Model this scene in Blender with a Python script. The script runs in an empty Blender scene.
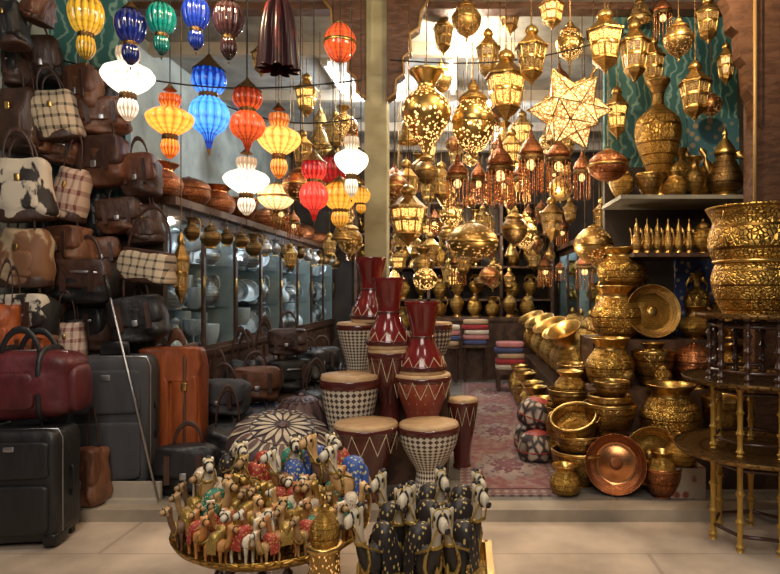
import bpy, bmesh, math, random
from mathutils import Vector, Matrix, Euler
random.seed(7)
PI=math.pi; R=math.radians
C=bpy.context.scene.collection
F=620.; CX=465.; CY=290.; H=1.1; CEIL=3.1; ST=-.06
def P(px,py,Y): return Vector(((px-CX)/F*Y, Y, H-(py-CY)/F*Y))
def S(n,Y): return n/F*Y
# ------------------------------------------------------------------ materials
def M(name,col,rough=.5,metal=0.,emit=0,ecol=None,col2=None,pat=None,sc=(8,8,8),thr=.3,soft=.08,bump=0,coord='UV',coat=0,elo=1.,ehi=1.,rand=0,trans=0,alpha=1,dirt=0,ecol2=None):
    m=bpy.data.materials.new(name); m.use_nodes=True; nt=m.node_tree; b=nt.nodes['Principled BSDF']; L=nt.links.new
    c4=(*col,1)
    b.inputs['Base Color'].default_value=c4; b.inputs['Roughness'].default_value=rough; b.inputs['Metallic'].default_value=metal
    b.inputs['Coat Weight'].default_value=coat; b.inputs['Transmission Weight'].default_value=trans; b.inputs['Alpha'].default_value=alpha
    fac=None; out=None
    def op(o,a,bb):
        n=nt.nodes.new('ShaderNodeMath'); n.operation=o
        for i,x in enumerate((a,bb)):
            if hasattr(x,'links'): L(x,n.inputs[i])
            elif x is not None: n.inputs[i].default_value=x
        return n.outputs[0]
    def mr(sock,a,bb,t0=0,t1=1):
        r=nt.nodes.new('ShaderNodeMapRange'); r.inputs['From Min'].default_value=a; r.inputs['From Max'].default_value=bb
        r.inputs['To Min'].default_value=t0; r.inputs['To Max'].default_value=t1; L(sock,r.inputs['Value']); return r.outputs[0]
    def mixc(f,c1,c2):
        mix=nt.nodes.new('ShaderNodeMix'); mix.data_type='RGBA'; L(f,mix.inputs[0])
        mix.inputs[6].default_value=(*c1,1); mix.inputs[7].default_value=(*c2,1); return mix.outputs[2]
    if pat:
        tc=nt.nodes.new('ShaderNodeTexCoord'); mp=nt.nodes.new('ShaderNodeMapping'); mp.inputs['Scale'].default_value=sc
        L(tc.outputs[coord],mp.inputs['Vector']); vec=mp.outputs[0]
        if pat in('dots','edge'):
            v=nt.nodes.new('ShaderNodeTexVoronoi'); v.inputs['Scale'].default_value=1
            if pat=='edge': v.feature='DISTANCE_TO_EDGE'
            L(vec,v.inputs['Vector']); fac=mr(v.outputs['Distance'],thr+soft,thr-soft)
        elif pat=='noise':
            v=nt.nodes.new('ShaderNodeTexNoise'); v.inputs['Scale'].default_value=1; v.inputs['Detail'].default_value=5
            L(vec,v.inputs['Vector']); fac=mr(v.outputs[0],thr-soft,thr+soft)
        elif pat=='wave':
            v=nt.nodes.new('ShaderNodeTexWave'); v.inputs['Scale'].default_value=1; v.inputs['Distortion'].default_value=soft*60; v.inputs['Detail'].default_value=3
            L(vec,v.inputs['Vector']); fac=mr(v.outputs['Fac'],thr,thr+.25)
        elif pat=='check':
            v=nt.nodes.new('ShaderNodeTexChecker'); v.inputs['Scale'].default_value=1; L(vec,v.inputs['Vector']); fac=v.outputs['Fac']
        elif pat=='brick':
            v=nt.nodes.new('ShaderNodeTexBrick'); v.inputs['Scale'].default_value=1; v.inputs['Mortar Size'].default_value=thr; v.inputs['Brick Width'].default_value=1; v.inputs['Row Height'].default_value=.6
            L(vec,v.inputs['Vector']); fac=v.outputs['Fac']
        else:
            s=nt.nodes.new('ShaderNodeSeparateXYZ'); L(vec,s.inputs[0])
            if pat=='diamond':
                fac=op('GREATER_THAN',op('ADD',op('PINGPONG',s.outputs[0],.5),op('PINGPONG',s.outputs[1],.5)),thr)
            elif pat=='plaid':
                band=lambda k: op('LESS_THAN',op('PINGPONG',s.outputs[k],.5),thr)
                fac=op('MULTIPLY',op('ADD',band(0),band(2)),.5)
            elif pat=='rib':      # fluted, beaded glass with a bulb's glow painted in: 1 in the grooves and towards the ends
                g_=op('POWER',op('MULTIPLY',op('PINGPONG',s.outputs[0],.5),2),1.8)
                r_=op('POWER',op('MULTIPLY',op('PINGPONG',op('MULTIPLY',s.outputs[1],11),.5),2),3)
                e_=op('POWER',op('ABSOLUTE',op('SUBTRACT',s.outputs[1],.5),None),2)
                fac=op('MINIMUM',op('ADD',op('ADD',op('MULTIPLY',g_,.62),op('MULTIPLY',r_,.26)),op('MULTIPLY',e_,3.6)),1)
            elif pat=='engrave':
                v=nt.nodes.new('ShaderNodeTexVoronoi'); v.feature='DISTANCE_TO_EDGE'; v.inputs['Scale'].default_value=1; L(vec,v.inputs['Vector'])
                e_=mr(v.outputs['Distance'],thr+soft,thr-soft)
                b_=op('LESS_THAN',op('PINGPONG',op('MULTIPLY',s.outputs[1],.22),.5),.07)
                fac=op('MAXIMUM',e_,b_)
        out=mixc(fac,col,col2 or col)
    if dirt or pat=='brick' or (pat is None and metal==0 and not emit and trans==0):
        tc2=nt.nodes.new('ShaderNodeTexCoord'); nz=nt.nodes.new('ShaderNodeTexNoise'); nz.inputs['Scale'].default_value=3 if dirt else 5; nz.inputs['Detail'].default_value=8
        L(tc2.outputs['Object'],nz.inputs['Vector'])
        hs=nt.nodes.new('ShaderNodeHueSaturation'); d=dirt or .35; L(mr(nz.outputs[0],.25,.75,1-d,1+d),hs.inputs['Value'])
        if out: L(out,hs.inputs['Color'])
        else: hs.inputs['Color'].default_value=c4
        out=hs.outputs[0]
    if rand:
        oi=nt.nodes.new('ShaderNodeObjectInfo'); hs=nt.nodes.new('ShaderNodeHueSaturation'); L(mr(oi.outputs['Random'],0,1,1-rand,1+rand*.6),hs.inputs['Value'])
        if out: L(out,hs.inputs['Color'])
        else: hs.inputs['Color'].default_value=c4
        out=hs.outputs[0]
    if out: L(out,b.inputs['Base Color'])
    if bump and fac is not None:
        bp=nt.nodes.new('ShaderNodeBump'); bp.inputs['Strength'].default_value=bump; bp.inputs['Distance'].default_value=.01; bp.invert=True
        L(fac,bp.inputs['Height']); L(bp.outputs[0],b.inputs['Normal'])
    if emit:
        b.inputs['Emission Color'].default_value=(*(ecol or col),1); b.inputs['Emission Strength'].default_value=emit
        if fac is not None:
            L(mr(fac,0,1,emit*elo,emit*ehi),b.inputs['Emission Strength'])
            if ecol2: L(mixc(fac,ecol or col,ecol2),b.inputs['Emission Color'])
    return m
def thin_glass(name,col):
    m=bpy.data.materials.new(name); m.use_nodes=True; nt=m.node_tree; nt.nodes.clear()
    o=nt.nodes.new('ShaderNodeOutputMaterial'); t=nt.nodes.new('ShaderNodeBsdfTransparent'); t.inputs[0].default_value=(*col,1)
    g=nt.nodes.new('ShaderNodeBsdfGlossy'); g.inputs['Roughness'].default_value=.05; x=nt.nodes.new('ShaderNodeMixShader'); x.inputs[0].default_value=.06
    nt.links.new(t.outputs[0],x.inputs[1]); nt.links.new(g.outputs[0],x.inputs[2]); nt.links.new(x.outputs[0],o.inputs[0]); return m
brass=M('brass',(.6,.37,.11),.34,1,col2=(.26,.14,.04),pat='engrave',sc=(44,30,1),thr=.06,soft=.08,bump=.35,rand=.35,dirt=.35)
brassp=M('brass_plain',(.64,.41,.13),.3,1,rand=.3,dirt=.35)
brassdk=M('brass_dark',(.28,.17,.065),.42,1,col2=(.1,.055,.02),pat='engrave',sc=(40,28,1),thr=.06,soft=.06,bump=.3,rand=.35)
brasseng=M('brass_engraved',(.64,.39,.09),.36,1,col2=(.22,.11,.025),pat='engrave',sc=(64,40,1),thr=.09,soft=.09,bump=.5,dirt=.35)
copper=M('copper',(.5,.2,.085),.36,1,col2=(.24,.08,.03),pat='engrave',sc=(44,24,1),thr=.07,soft=.07,bump=.4,rand=.25,dirt=.25)
copperp=M('copper_plain',(.62,.26,.1),.25,1,dirt=.25)
silv=M('old_silver',(.68,.7,.72),.28,1,col2=(.35,.36,.37),pat='engrave',sc=(40,28,1),thr=.06,soft=.06,bump=.3,rand=.35)
perf=M('perforated_brass_lit',(.45,.28,.08),.38,1,emit=4.5,ecol=(1,.55,.17),col2=(1,.75,.4),pat='dots',sc=(34,24,1),thr=.3,soft=.09,elo=.0,ehi=1)
perfdim=M('perforated_brass_dim',(.45,.28,.09),.4,1,emit=1.1,ecol=(1,.5,.15),col2=(.2,.11,.03),pat='dots',sc=(32,22,1),thr=.28,soft=.08,elo=0,ehi=1,rand=.35)
perfc=M('perforated_copper_dim',(.45,.18,.07),.38,1,emit=.6,ecol=(1,.45,.15),col2=(.15,.06,.02),pat='dots',sc=(30,20,1),thr=.28,soft=.07,elo=0,ehi=1,rand=.35)
paneA=M('amber_pane',(.8,.45,.1),.3,0,emit=3.4,ecol=(1,.54,.14),col2=(.2,.1,.03),pat='edge',sc=(34,26,1),thr=.14,soft=.1,elo=1,ehi=.03)
paneD=M('dull_pane',(.35,.23,.08),.3,.3,emit=.4,ecol=(1,.5,.15),col2=(.1,.06,.02),pat='edge',sc=(30,24,1),thr=.15,soft=.08,elo=1,ehi=.02)
starM=M('star_panel',(.9,.68,.34),.4,.3,emit=2.1,ecol=(1,.66,.27),col2=(.35,.19,.05),pat='edge',sc=(11,11,11),thr=.12,soft=.11,elo=1,ehi=.1,coord='Object',ecol2=(1,.38,.06))
LOB=14
def lit(n,c,hot,e,lo): return M('glass_'+n,c,.15,0,emit=1,ecol=tuple(x*e for x in hot),ecol2=tuple(x*lo for x in c),col2=tuple(x*.35 for x in c),pat='rib',sc=(LOB,1,1),coat=.8)  # painted bulb glow: hot on the ribs, darker colour in grooves and ends
def dul(n,c,e=.06): return M('glass_'+n,c,.1,0,emit=e,ecol=c,col2=tuple(x*.15 for x in c),pat='rib',sc=(LOB,1,1),elo=1,ehi=.05,coat=1)  # dull and unlit glass: faint glow put into the colour, darkest in grooves
gWhite=lit('white_lit',(1,.72,.42),(1,.92,.78),2.6,.36); gOrange=lit('orange_lit',(1,.13,.006),(1,.33,.04),2.6,.4); gBlue=lit('blue_lit',(.003,.06,.7),(.08,.36,1),2.3,.34); gAmber=lit('amber_lit',(1,.2,.01),(1,.45,.09),2.5,.4)
gRed=lit('red_lit',(.8,.012,.012),(1,.07,.04),1.6,.22); gRust=lit('rust_lit',(.6,.05,.01),(1,.14,.03),1.0,.2); gGold=lit('gold_lit',(.85,.3,.02),(1,.5,.06),1.2,.22); gCream=lit('cream_lit',(1,.5,.14),(1,.72,.3),2.2,.45)
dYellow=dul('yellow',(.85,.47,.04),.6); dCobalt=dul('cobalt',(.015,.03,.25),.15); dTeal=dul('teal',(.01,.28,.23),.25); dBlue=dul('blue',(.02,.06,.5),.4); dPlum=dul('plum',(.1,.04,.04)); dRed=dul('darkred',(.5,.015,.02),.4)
drape=M('dark_satin',(.035,.01,.012),.3,0,col2=(.22,.02,.02),pat='noise',sc=(5,2,1),thr=.6,soft=.06,coat=.3)
def leather(n,c,r=.5): return M('leather_'+n,c,r,0,col2=tuple(x*.5 for x in c),pat='noise',sc=(3,3,3),thr=.5,soft=.2,bump=.35,coord='Object',coat=.1)
lBlack=leather('black',(.016,.015,.016)); lBrown=leather('brown',(.16,.06,.028)); lDark=leather('dark_brown',(.07,.03,.019)); lTan=leather('tan',(.34,.16,.075)); lRust=leather('rust',(.42,.095,.022),.45); lMaroon=leather('maroon',(.12,.014,.018)); lGrey=M('grey_ballistic',(.045,.045,.05),.75,dirt=.3); lNavy=leather('navy',(.02,.025,.05))
lMid=leather('mid_brown',(.23,.095,.045))
cow=M('cowhide',(.62,.55,.44),.6,0,col2=(.02,.015,.013),pat='noise',sc=(1.3,1.3,1.5),thr=.56,soft=.015,coord='Object'); cowB=M('brown_cowhide',(.45,.33,.2),.6,0,col2=(.2,.09,.04),pat='noise',sc=(1.1,1.1,1.4),thr=.47,soft=.03,coord='Object')
plaid=M('plaid_cloth',(.62,.5,.34),.7,0,col2=(.04,.03,.03),pat='plaid',sc=(3.2,3,5),thr=.14,coord='Object')
plaid2=M('plaid_cloth_red',(.55,.42,.33),.7,0,col2=(.16,.04,.04),pat='plaid',sc=(2.6,3,4),thr=.17,coord='Object')
silver=M('silver_trim',(.5,.5,.51),.4,1); blackp=M('black_plastic',(.01,.01,.01),.4)
wood=M('dark_wood',(.055,.025,.013),.5,0,col2=(.095,.045,.023),pat='wave',sc=(2,2,10),thr=.4,soft=.1,coord='Object',coat=.1)
woodR=M('carved_dark_wood',(.12,.055,.027),.5,0,col2=(.075,.032,.016),pat='noise',sc=(12,12,30),thr=.52,soft=.12,bump=.35,coord='Object')
goldE=M('dull_gilt_edge',(.36,.22,.08),.5,.4)
pillarM=M('painted_pillar',(.42,.4,.24),.65,0,col2=(.24,.21,.11),pat='noise',sc=(4,4,7),thr=.58,soft=.18,coord='Object')
lacq=M('red_lacquer',(.22,.016,.012),.15,0,coat=1,pat='noise',col2=(.1,.008,.008),sc=(3,3,3),thr=.5,soft=.3)
lacqD=M('brown_lacquer',(.11,.02,.014),.2,0,coat=.8,pat='noise',col2=(.05,.012,.01),sc=(3,3,3),thr=.5,soft=.3)
redband=M('red_brown_drum',(.3,.06,.035),.3,0,coat=.5,pat='diamond',col2=(.55,.35,.2),sc=(16,6,1),thr=.9)
mosaic=M('mosaic_inlay',(.06,.035,.028),.35,0,col2=(.62,.55,.43),pat='diamond',sc=(30,18,1),thr=.46)
mosaicB=M('mosaic_inlay_dense',(.06,.04,.03),.35,0,col2=(.5,.44,.35),pat='diamond',sc=(22,13,1),thr=.58)
skin=M('drum_skin',(.55,.37,.2),.55,0,col2=(.42,.25,.12),pat='noise',sc=(3,3,3),thr=.55,soft=.2,coord='Object')
rope=M('cream_cord',(.6,.48,.32),.8)
pouM=M('pouf_leather',(.075,.05,.05),.4,0,col2=(.035,.025,.03),pat='noise',sc=(3,3,3),thr=.5,soft=.2,coord='Object'); petC=M('petal_cream',(.5,.42,.3),.5); petP=M('petal_brown',(.12,.065,.06),.5)
pouS=M('patterned_pouf',(.46,.36,.27),.55,0,col2=(.035,.02,.02),pat='edge',sc=(13,6,1),thr=.16,soft=.08,dirt=.4); pouRd=M('pouf_red',(.3,.035,.025),.5)
crystal=M('crystal',(.7,.8,.86),.08,0,trans=.3,coat=.5); crystalE=M('crystal_bright',(.74,.81,.86),.14,.25,rand=.3)
teal=M('teal_arabesque',(.03,.13,.13),.6,0,col2=(.19,.34,.29),pat='wave',sc=(5,5,5),thr=.72,soft=.22,coord='Object')
mint=M('mint_wall',(.3,.35,.34),.8); darkwall=M('dark_wall',(.05,.036,.027),.8); ceilM=M('ceiling_plaster',(.3,.3,.28),.85)
street=M('street_slabs',(.46,.36,.27),.85,0,col2=(.35,.27,.2),pat='brick',sc=(.62,1.1,1),thr=.006,coord='Object',dirt=.45)
thresh=M('threshold_stone',(.33,.27,.2),.75,dirt=.5); floorM=M('shop_floor',(.14,.12,.1),.5,0,col2=(.07,.06,.05),pat='brick',sc=(2.5,2.5,1),thr=.02,coord='Object')
rugF=M('rug_field',(.17,.06,.06),.95,0,col2=(.23,.14,.12),pat='noise',sc=(16,13,1),thr=.52,soft=.09,coord='Object'); rugB=M('rug_border',(.15,.075,.07),.95,0,col2=(.25,.19,.17),pat='diamond',sc=(20,16,1),thr=.6,coord='Object')
rugM=M('rug_medallion',(.29,.21,.18),.95,0,col2=(.12,.06,.075),pat='dots',sc=(26,20,1),thr=.3,soft=.14,coord='Object'); rugN=M('rug_medallion_heart',(.15,.06,.07),.95,0,col2=(.3,.22,.18),pat='dots',sc=(30,24,1),thr=.3,soft=.14,coord='Object')
glassT=thin_glass('cabinet_glass',(.93,.97,.98)); tubeM=M('cool_tube',(.9,.95,1),.3,emit=22,ecol=(.84,.94,1)); tubeC=M('ceiling_tube',(.9,.95,1),.3,emit=12,ecol=(.84,.94,1)); cordM=M('black_cord',(.01,.01,.01),.6)
whiteP=M('white_paint',(.42,.36,.28),.6,dirt=.4); paintB=M('painted_panel',(.4,.33,.24),.5,0,col2=(.25,.06,.04),pat='dots',sc=(18,18,18),thr=.32,coord='Object')
shelfP=M('shelf_edge_paint',(.25,.23,.18),.6,dirt=.4)
cBrown=M('camel_orange_brown',(.42,.18,.055),.45,rand=.45); cTan=M('camel_tan',(.52,.31,.13),.45,rand=.4); cDark=M('camel_dark',(.16,.08,.04),.5,rand=.3); cCream=M('camel_cream',(.68,.6,.46),.55); cIvory=M('camel_ivory',(.5,.43,.32),.55,dirt=.5); cBlack=M('camel_black',(.02,.017,.015),.45); cBlue=M('camel_blue',(.04,.09,.32),.4); cGold=M('camel_gold',(.6,.38,.1),.35,.7,rand=.3)
clothR=M('saddle_red',(.36,.04,.03),.6,0,col2=(.6,.42,.1),pat='dots',sc=(16,16,16),thr=.3,coord='Object'); clothB=M('saddle_blue',(.04,.1,.34),.6,0,col2=(.7,.6,.3),pat='dots',sc=(16,16,16),thr=.3,coord='Object'); clothG=M('saddle_gold',(.45,.3,.08),.4,.6,col2=(.2,.1,.04),pat='dots',sc=(18,18,18),thr=.3,coord='Object'); clothK=M('saddle_black',(.02,.015,.015),.5,0,col2=(.55,.4,.14),pat='dots',sc=(15,15,15),thr=.27,soft=.05,coord='Object'); clothC=M('saddle_cream',(.6,.5,.36),.6,0,col2=(.3,.05,.04),pat='dots',sc=(16,16,16),thr=.25,coord='Object'); clothT=M('saddle_green',(.03,.2,.14),.6,0,col2=(.65,.5,.2),pat='dots',sc=(16,16,16),thr=.28,coord='Object')
tex=[M('textile_'+n,c,.95) for n,c in(('cream',(.5,.42,.34)),('red',(.3,.03,.035)),('tan',(.4,.27,.17)),('navy',(.05,.06,.14)),('rose',(.4,.16,.16)))]
blueCl=M('blue_embroidery',(.03,.05,.15),.8,0,col2=(.35,.28,.2),pat='dots',sc=(22,22,22),thr=.3,coord='Object'); greenCl=M('green_painted_cloth',(.05,.16,.2),.7,0,col2=(.35,.3,.2),pat='dots',sc=(18,18,18),thr=.35,coord='Object')
yellowW=M('yellow_turned_wood',(.5,.29,.05),.4,.3,dirt=.3); darkW=M('dark_turned_wood',(.05,.02,.012),.3,coat=.4)
# ------------------------------------------------------------------ mesh builder
class MB:
    def __init__(s): s.v=[];s.f=[];s.uv=[];s.m=[];s.sm=[]
    def add(s,vs,fs,uvs=None,mi=0,smooth=True,Mx=None):
        o=len(s.v); s.v+=[(Mx@Vector(v)) if Mx else Vector(v) for v in vs]
        for i,f in enumerate(fs):
            s.f.append([o+k for k in f]); s.uv.append(uvs[i] if uvs else None); s.m.append(mi); s.sm.append(smooth)
        return s
    def lathe(s,prof,n=28,Mx=None,mi=0,lobes=0,amp=0,smooth=True,sub=3,rot=0):
        if sub>1: prof=cat(prof,sub)
        vs=[];fs=[];uv=[]
        tot=[0]
        for a,b in zip(prof,prof[1:]): tot.append(tot[-1]+math.hypot(a[0]-b[0],a[1]-b[1]))
        T=tot[-1] or 1
        for r,z in prof:
            r=max(r,.0008)
            for j in range(n):
                t=2*PI*j/n+rot; k=1+amp*(abs(math.cos(lobes*t/2))-.8) if lobes else 1
                vs.append((r*k*math.cos(t),r*k*math.sin(t),z))
        for i in range(len(prof)-1):
            for j in range(n):
                a=i*n+j;b=i*n+(j+1)%n
                fs.append((a,b,b+n,a+n)); u0=j/n;u1=(j+1)/n;v0=tot[i]/T;v1=tot[i+1]/T
                uv.append(((u0,v0),(u1,v0),(u1,v1),(u0,v1)))
        return s.add(vs,fs,uv,mi,smooth,Mx)
    def box(s,x0,x1,y0,y1,z0,z1,mi=0,Mx=None):
        vs=[(x,y,z) for z in(z0,z1) for y in(y0,y1) for x in(x0,x1)]
        return s.add(vs,[(0,2,3,1),(4,5,7,6),(0,1,5,4),(2,6,7,3),(0,4,6,2),(1,3,7,5)],None,mi,False,Mx)
    def tube(s,path,r,n=6,closed=False,mi=0):
        path=[Vector(p) for p in path]; vs=[];fs=[]; K=len(path); up=None
        for i,p in enumerate(path):
            a=path[(i-1)%K] if (closed or i>0) else p; b=path[(i+1)%K] if (closed or i<K-1) else p
            t=(b-a).normalized()
            if up is None: up=t.orthogonal().normalized()
            else:
                up=up-t*up.dot(t)
                up=up.normalized() if up.length>1e-6 else t.orthogonal().normalized()
            w=t.cross(up); rr=r[i] if isinstance(r,(list,tuple)) else r
            for j in range(n): vs.append(p+(up*math.cos(2*PI*j/n)+w*math.sin(2*PI*j/n))*rr)
        for i in range(K if closed else K-1):
            for j in range(n):
                a=i*n+j;b=i*n+(j+1)%n;c=((i+1)%K)*n+(j+1)%n;d=((i+1)%K)*n+j
                fs.append((a,b,c,d))
        if not closed: fs+= [tuple(range(n))[::-1],tuple((K-1)*n+j for j in range(n))]
        return s.add(vs,fs,None,mi,True)
    def ring(s,r,z,t,n=24,ell=1,axis='z',c=(0,0,0)):
        pts=[]
        for j in range(n):
            a=2*PI*j/n; u=r*math.cos(a); w=r*ell*math.sin(a)
            pts.append({'z':(c[0]+u,c[1]+w,c[2]+z),'x':(c[0]+z,c[1]+u,c[2]+w),'y':(c[0]+u,c[1]+z,c[2]+w)}[axis])
        return s.tube(pts,t,5,True)
    def sq(s,a,b,c,e1,e2,ctr=(0,0,0),nu=32,nv=14,taper=0,sag=0,mi=0,wob=0,seed=0):
        g=lambda x,e: math.copysign(abs(x)**e,x)
        vs=[];fs=[];uv=[]
        for i in range(nv+1):
            f=-PI/2+PI*i/nv; cz=g(math.sin(f),e1); cr=max(abs(math.cos(f)),0)**e1 if abs(math.cos(f))>1e-6 else .0005
            for j in range(nu):
                t=2*PI*j/nu; k=1-taper*cz
                x=a*cr*g(math.cos(t),e2)*k; y=b*cr*g(math.sin(t),e2)*k; z=c*cz
                if sag: z-=sag*c*(1-min(1,abs(x/a))**2)*(cz>0)*cz
                if wob:
                    q=1+wob*(math.sin(5*x/a+seed)*math.cos(4*z/c+seed*2)+.6*math.sin(9*z/c+3*x/a+seed))
                    x*=1+(q-1)*.5; y*=q*(1+.9*(q-1))
                vs.append((ctr[0]+x,ctr[1]+y,ctr[2]+z))
        for i in range(nv):
            for j in range(nu):
                p=i*nu+j;q=i*nu+(j+1)%nu; fs.append((p,q,q+nu,p+nu)); uv.append(((j/nu,i/nv),((j+1)/nu,i/nv),((j+1)/nu,(i+1)/nv),(j/nu,(i+1)/nv)))
        return s.add(vs,fs,uv,mi,True)
    def prism(s,poly,y0,y1,mi=0):
        n=len(poly); vs=[(x,y0,z) for x,z in poly]+[(x,y1,z) for x,z in poly]
        fs=[tuple(range(n)),tuple(range(2*n-1,n-1,-1))]+[(i,i+n,(i+1)%n+n,(i+1)%n) for i in range(n)]
        return s.add(vs,fs,None,mi,False)
    def mesh(s,name,mats,off=None):
        me=bpy.data.meshes.new(name); vs=[v-off for v in s.v] if off is not None else s.v
        me.from_pydata(vs,[],s.f)
        for m in (mats if isinstance(mats,(list,tuple)) else [mats]): me.materials.append(m)
        me.polygons.foreach_set('use_smooth',s.sm); me.polygons.foreach_set('material_index',s.m)
        ul=me.uv_layers.new(name='UVMap'); k=0
        for f,u in zip(s.f,s.uv):
            for i in range(len(f)):
                if u: ul.data[k].uv=u[i]
                k+=1
        me.update(); return me
def cat(p,sub):
    o=[]
    for i in range(len(p)-1):
        a=p[max(i-1,0)];b=p[i];c=p[i+1];d=p[min(i+2,len(p)-1)]
        for k in range(sub):
            t=k/sub
            o.append(tuple(.5*(2*b[m]+(c[m]-a[m])*t+(2*a[m]-5*b[m]+4*c[m]-d[m])*t*t+(3*b[m]-a[m]-3*c[m]+d[m])*t**3) for m in(0,1)))
    o.append(p[-1]); return o
def new(name,me,parent=None):
    o=bpy.data.objects.new(name,me); C.objects.link(o)
    if parent: o.parent=parent
    return o
def tag(o,label,cat_,group=None):
    o['label']=label; o['category']=cat_
    if group: o['group']=group
    return o
def thing(name,label,cat_,loc=(0,0,0),rot=(0,0,0),group=None,sc=(1,1,1)):
    o=bpy.data.objects.new(name,None); C.objects.link(o); o.empty_display_size=.05
    o.location=loc; o.rotation_euler=rot; o.scale=sc; return tag(o,label,cat_,group)
def struct(name,mb,mat):
    o=new(name,mb.mesh(name,mat)); o['kind']='structure'; return o
def solo(name,mb,mat,label,cat_,group=None):
    c=sum(mb.v,Vector())/len(mb.v); c.z=min(v.z for v in mb.v)
    o=new(name,mb.mesh(name,mat,c)); o.location=c; return tag(o,label,cat_,group)
LIB={}
def part(key,pn,mb,mat,parent=None,label=None): LIB.setdefault(key,[]).append((pn,mb.mesh(pn,mat),parent,label))
def setmat(ob,ms):
    for i,m in enumerate(ms if isinstance(ms,(list,tuple)) else [ms]):
        ob.material_slots[i].link='OBJECT'; ob.material_slots[i].material=m
CORD=MB().lathe([(1,0),(1,1)],6,sub=1).mesh('cord',cordM); CHAIN=MB().lathe([(1,0),(1,1)],6,sub=1).mesh('chain',brassdk)
def place(key,name,label,cat_,loc,sc,rot=(0,0,0),group=None,mats=None,cord=None,chain=False,skip=()):
    root=thing(name,label,cat_,loc,rot,group,sc); made={}
    for pn,me,par,pl in LIB[key]:
        if pn in skip: continue
        o=new(pn,me,made[par] if par else root); made.setdefault(pn,o)
        if pn=='bead_fringe': o['kind']='stuff'
        if pl: o['label']=pl
        if mats and pn in mats: setmat(o,mats[pn])
    if cord:
        o=new('chain' if chain else 'cord',CHAIN if chain else CORD,root); o.location=(0,0,.98); o.scale=(.003/sc[0],.003/sc[1],(cord+.02)/sc[2]+.02)
    return root
FIX=[]
def hang(key,name,label,cat_,x0,y0,x1,y1,Y,mats=None,group=None,chain=True,rz=None):
    l=P((x0+x1)/2,y1,Y); w=S(x1-x0,Y)/2; h=S(y1-y0,Y); FIX.append((l.x,Y,l.z))
    return place(key,name,label,cat_,l,(w,w,h),(0,0,random.uniform(0,1) if rz is None else rz),group,mats,max(CEIL-l.z-h,.02),chain)
def stand(key,name,label,cat_,x0,y0,x1,Y,z,mats=None,group=None,rot=(0,0,0),skip=()):
    X=((x0+x1)/2-CX)/F*Y; w=S(x1-x0,Y)/2; h=H-(y0-CY)/F*Y-z
    return place(key,name,label,cat_,(X,Y,z),(w,w,h),rot,group,mats,skip=skip)
def vdef(key,parts,n=28,**k):
    for pn,prof,mat in parts: part(key,pn,MB().lathe(prof,n,**k),mat)
# ------------------------------------------------------------------ library: lamps
def glasslamp(key,prof,zlo,zhi):
    sh=[p for p in prof if zlo<=p[1]<=zhi]
    part(key,'glass_shade',MB().lathe(sh,LOB*6,lobes=LOB,amp=.2),gWhite)
    part(key,'cap',MB().lathe([(p[0]*1.15,p[1]) for p in prof if p[1]>=zhi],16),brassdk)
    part(key,'finial',MB().lathe([p for p in prof if p[1]<=zlo],12),brassdk)
glasslamp('glassA',[(0.02,0),(.06,.03),(.1,.07),(.26,.12),(.38,.19),(.36,.26),(.27,.32),(.24,.35),(.45,.39),(.82,.47),(1,.56),(.88,.63),(.55,.68),(.36,.715),(.46,.78),(.43,.86),(.26,.92),(.12,.965),(.05,1)],.06,.87)
glasslamp('glassB',[(0.02,0),(.06,.03),(.1,.07),(.22,.15),(.36,.21),(.8,.28),(1,.38),(.88,.49),(.55,.56),(.42,.595),(.7,.65),(.86,.74),(.72,.84),(.4,.91),(.2,.955),(.05,1)],.07,.84)
glasslamp('glassC',[(0.02,0),(.08,.04),(.16,.08),(.42,.15),(.54,.24),(.46,.34),(.38,.39),(.7,.45),(.93,.56),(1,.68),(.84,.8),(.5,.88),(.3,.94),(.1,1)],.07,.88)
for k,r,z in(('glassA',.3,.335),('glassB',.47,.595),('glassC',.43,.385)): part(k,'band',MB().ring(r,z,.045),brassdk)
part('drape','cloth',MB().lathe([(1,0),(.98,.02),(.9,.2),(.82,.45),(.66,.7),(.4,.88),(.25,.94)],90,lobes=9,amp=.45),drape); part('drape','tie_band',MB().lathe([(.24,.92),(.3,.94),(.3,.96),(.22,.98),(.12,1)],20),goldE)
vdef('ball',[('shade',[(.05,.08),(.5,.13),(.9,.32),(1,.5),(.9,.68),(.5,.87),(.18,.92)],perf),('cap',[(.22,.9),(.3,.93),(.12,.97),(.04,1)],brassp),('finial',[(.01,0),(.07,.03),(.04,.06),(.14,.1)],brassp)])
part('ball','band',MB().ring(1.0,.5,.04),brassp)
vdef('bell',[('shade',[(1,.1),(.98,.16),(.8,.3),(.66,.48),(.5,.62),(.28,.72)],perfdim),('rim',[(.96,.06),(1.04,.08),(1.04,.13),(.97,.14)],brassp),('cap',[(.3,.71),(.36,.75),(.2,.82),(.24,.87),(.1,.93),(.03,1)],brassp)]); part('bell','bulb',MB().sq(.3,.3,.12,1,1,(0,0,.28),12,8),gCream)
vdef('teardrop',[('shade',[(.16,.1),(.3,.18),(.62,.3),(.95,.45),(1,.55),(.85,.66),(.5,.74),(.38,.78)],perf),('collar',[(.38,.78),(.36,.82),(.55,.9),(.72,.95),(.66,.97),(.4,.94),(.15,.96),(.04,1)],brassp),('finial',[(.01,0),(.12,.02),(.3,.04),(.12,.07),(.16,.1)],brassp)])
vdef('egglamp',[('shade',[(.15,.12),(.6,.2),(.95,.36),(1,.5),(.88,.62),(.6,.72)],perf),('roof',[(.6,.72),(.72,.74),(.55,.8),(.25,.85),(.3,.89),(.16,.94),(.04,1)],brass),('finial',[(.01,0),(.1,.03),(.05,.06),(.2,.12)],brassp)])
part('egglamp','band',MB().ring(1.0,.5,.05),brassp)
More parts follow.
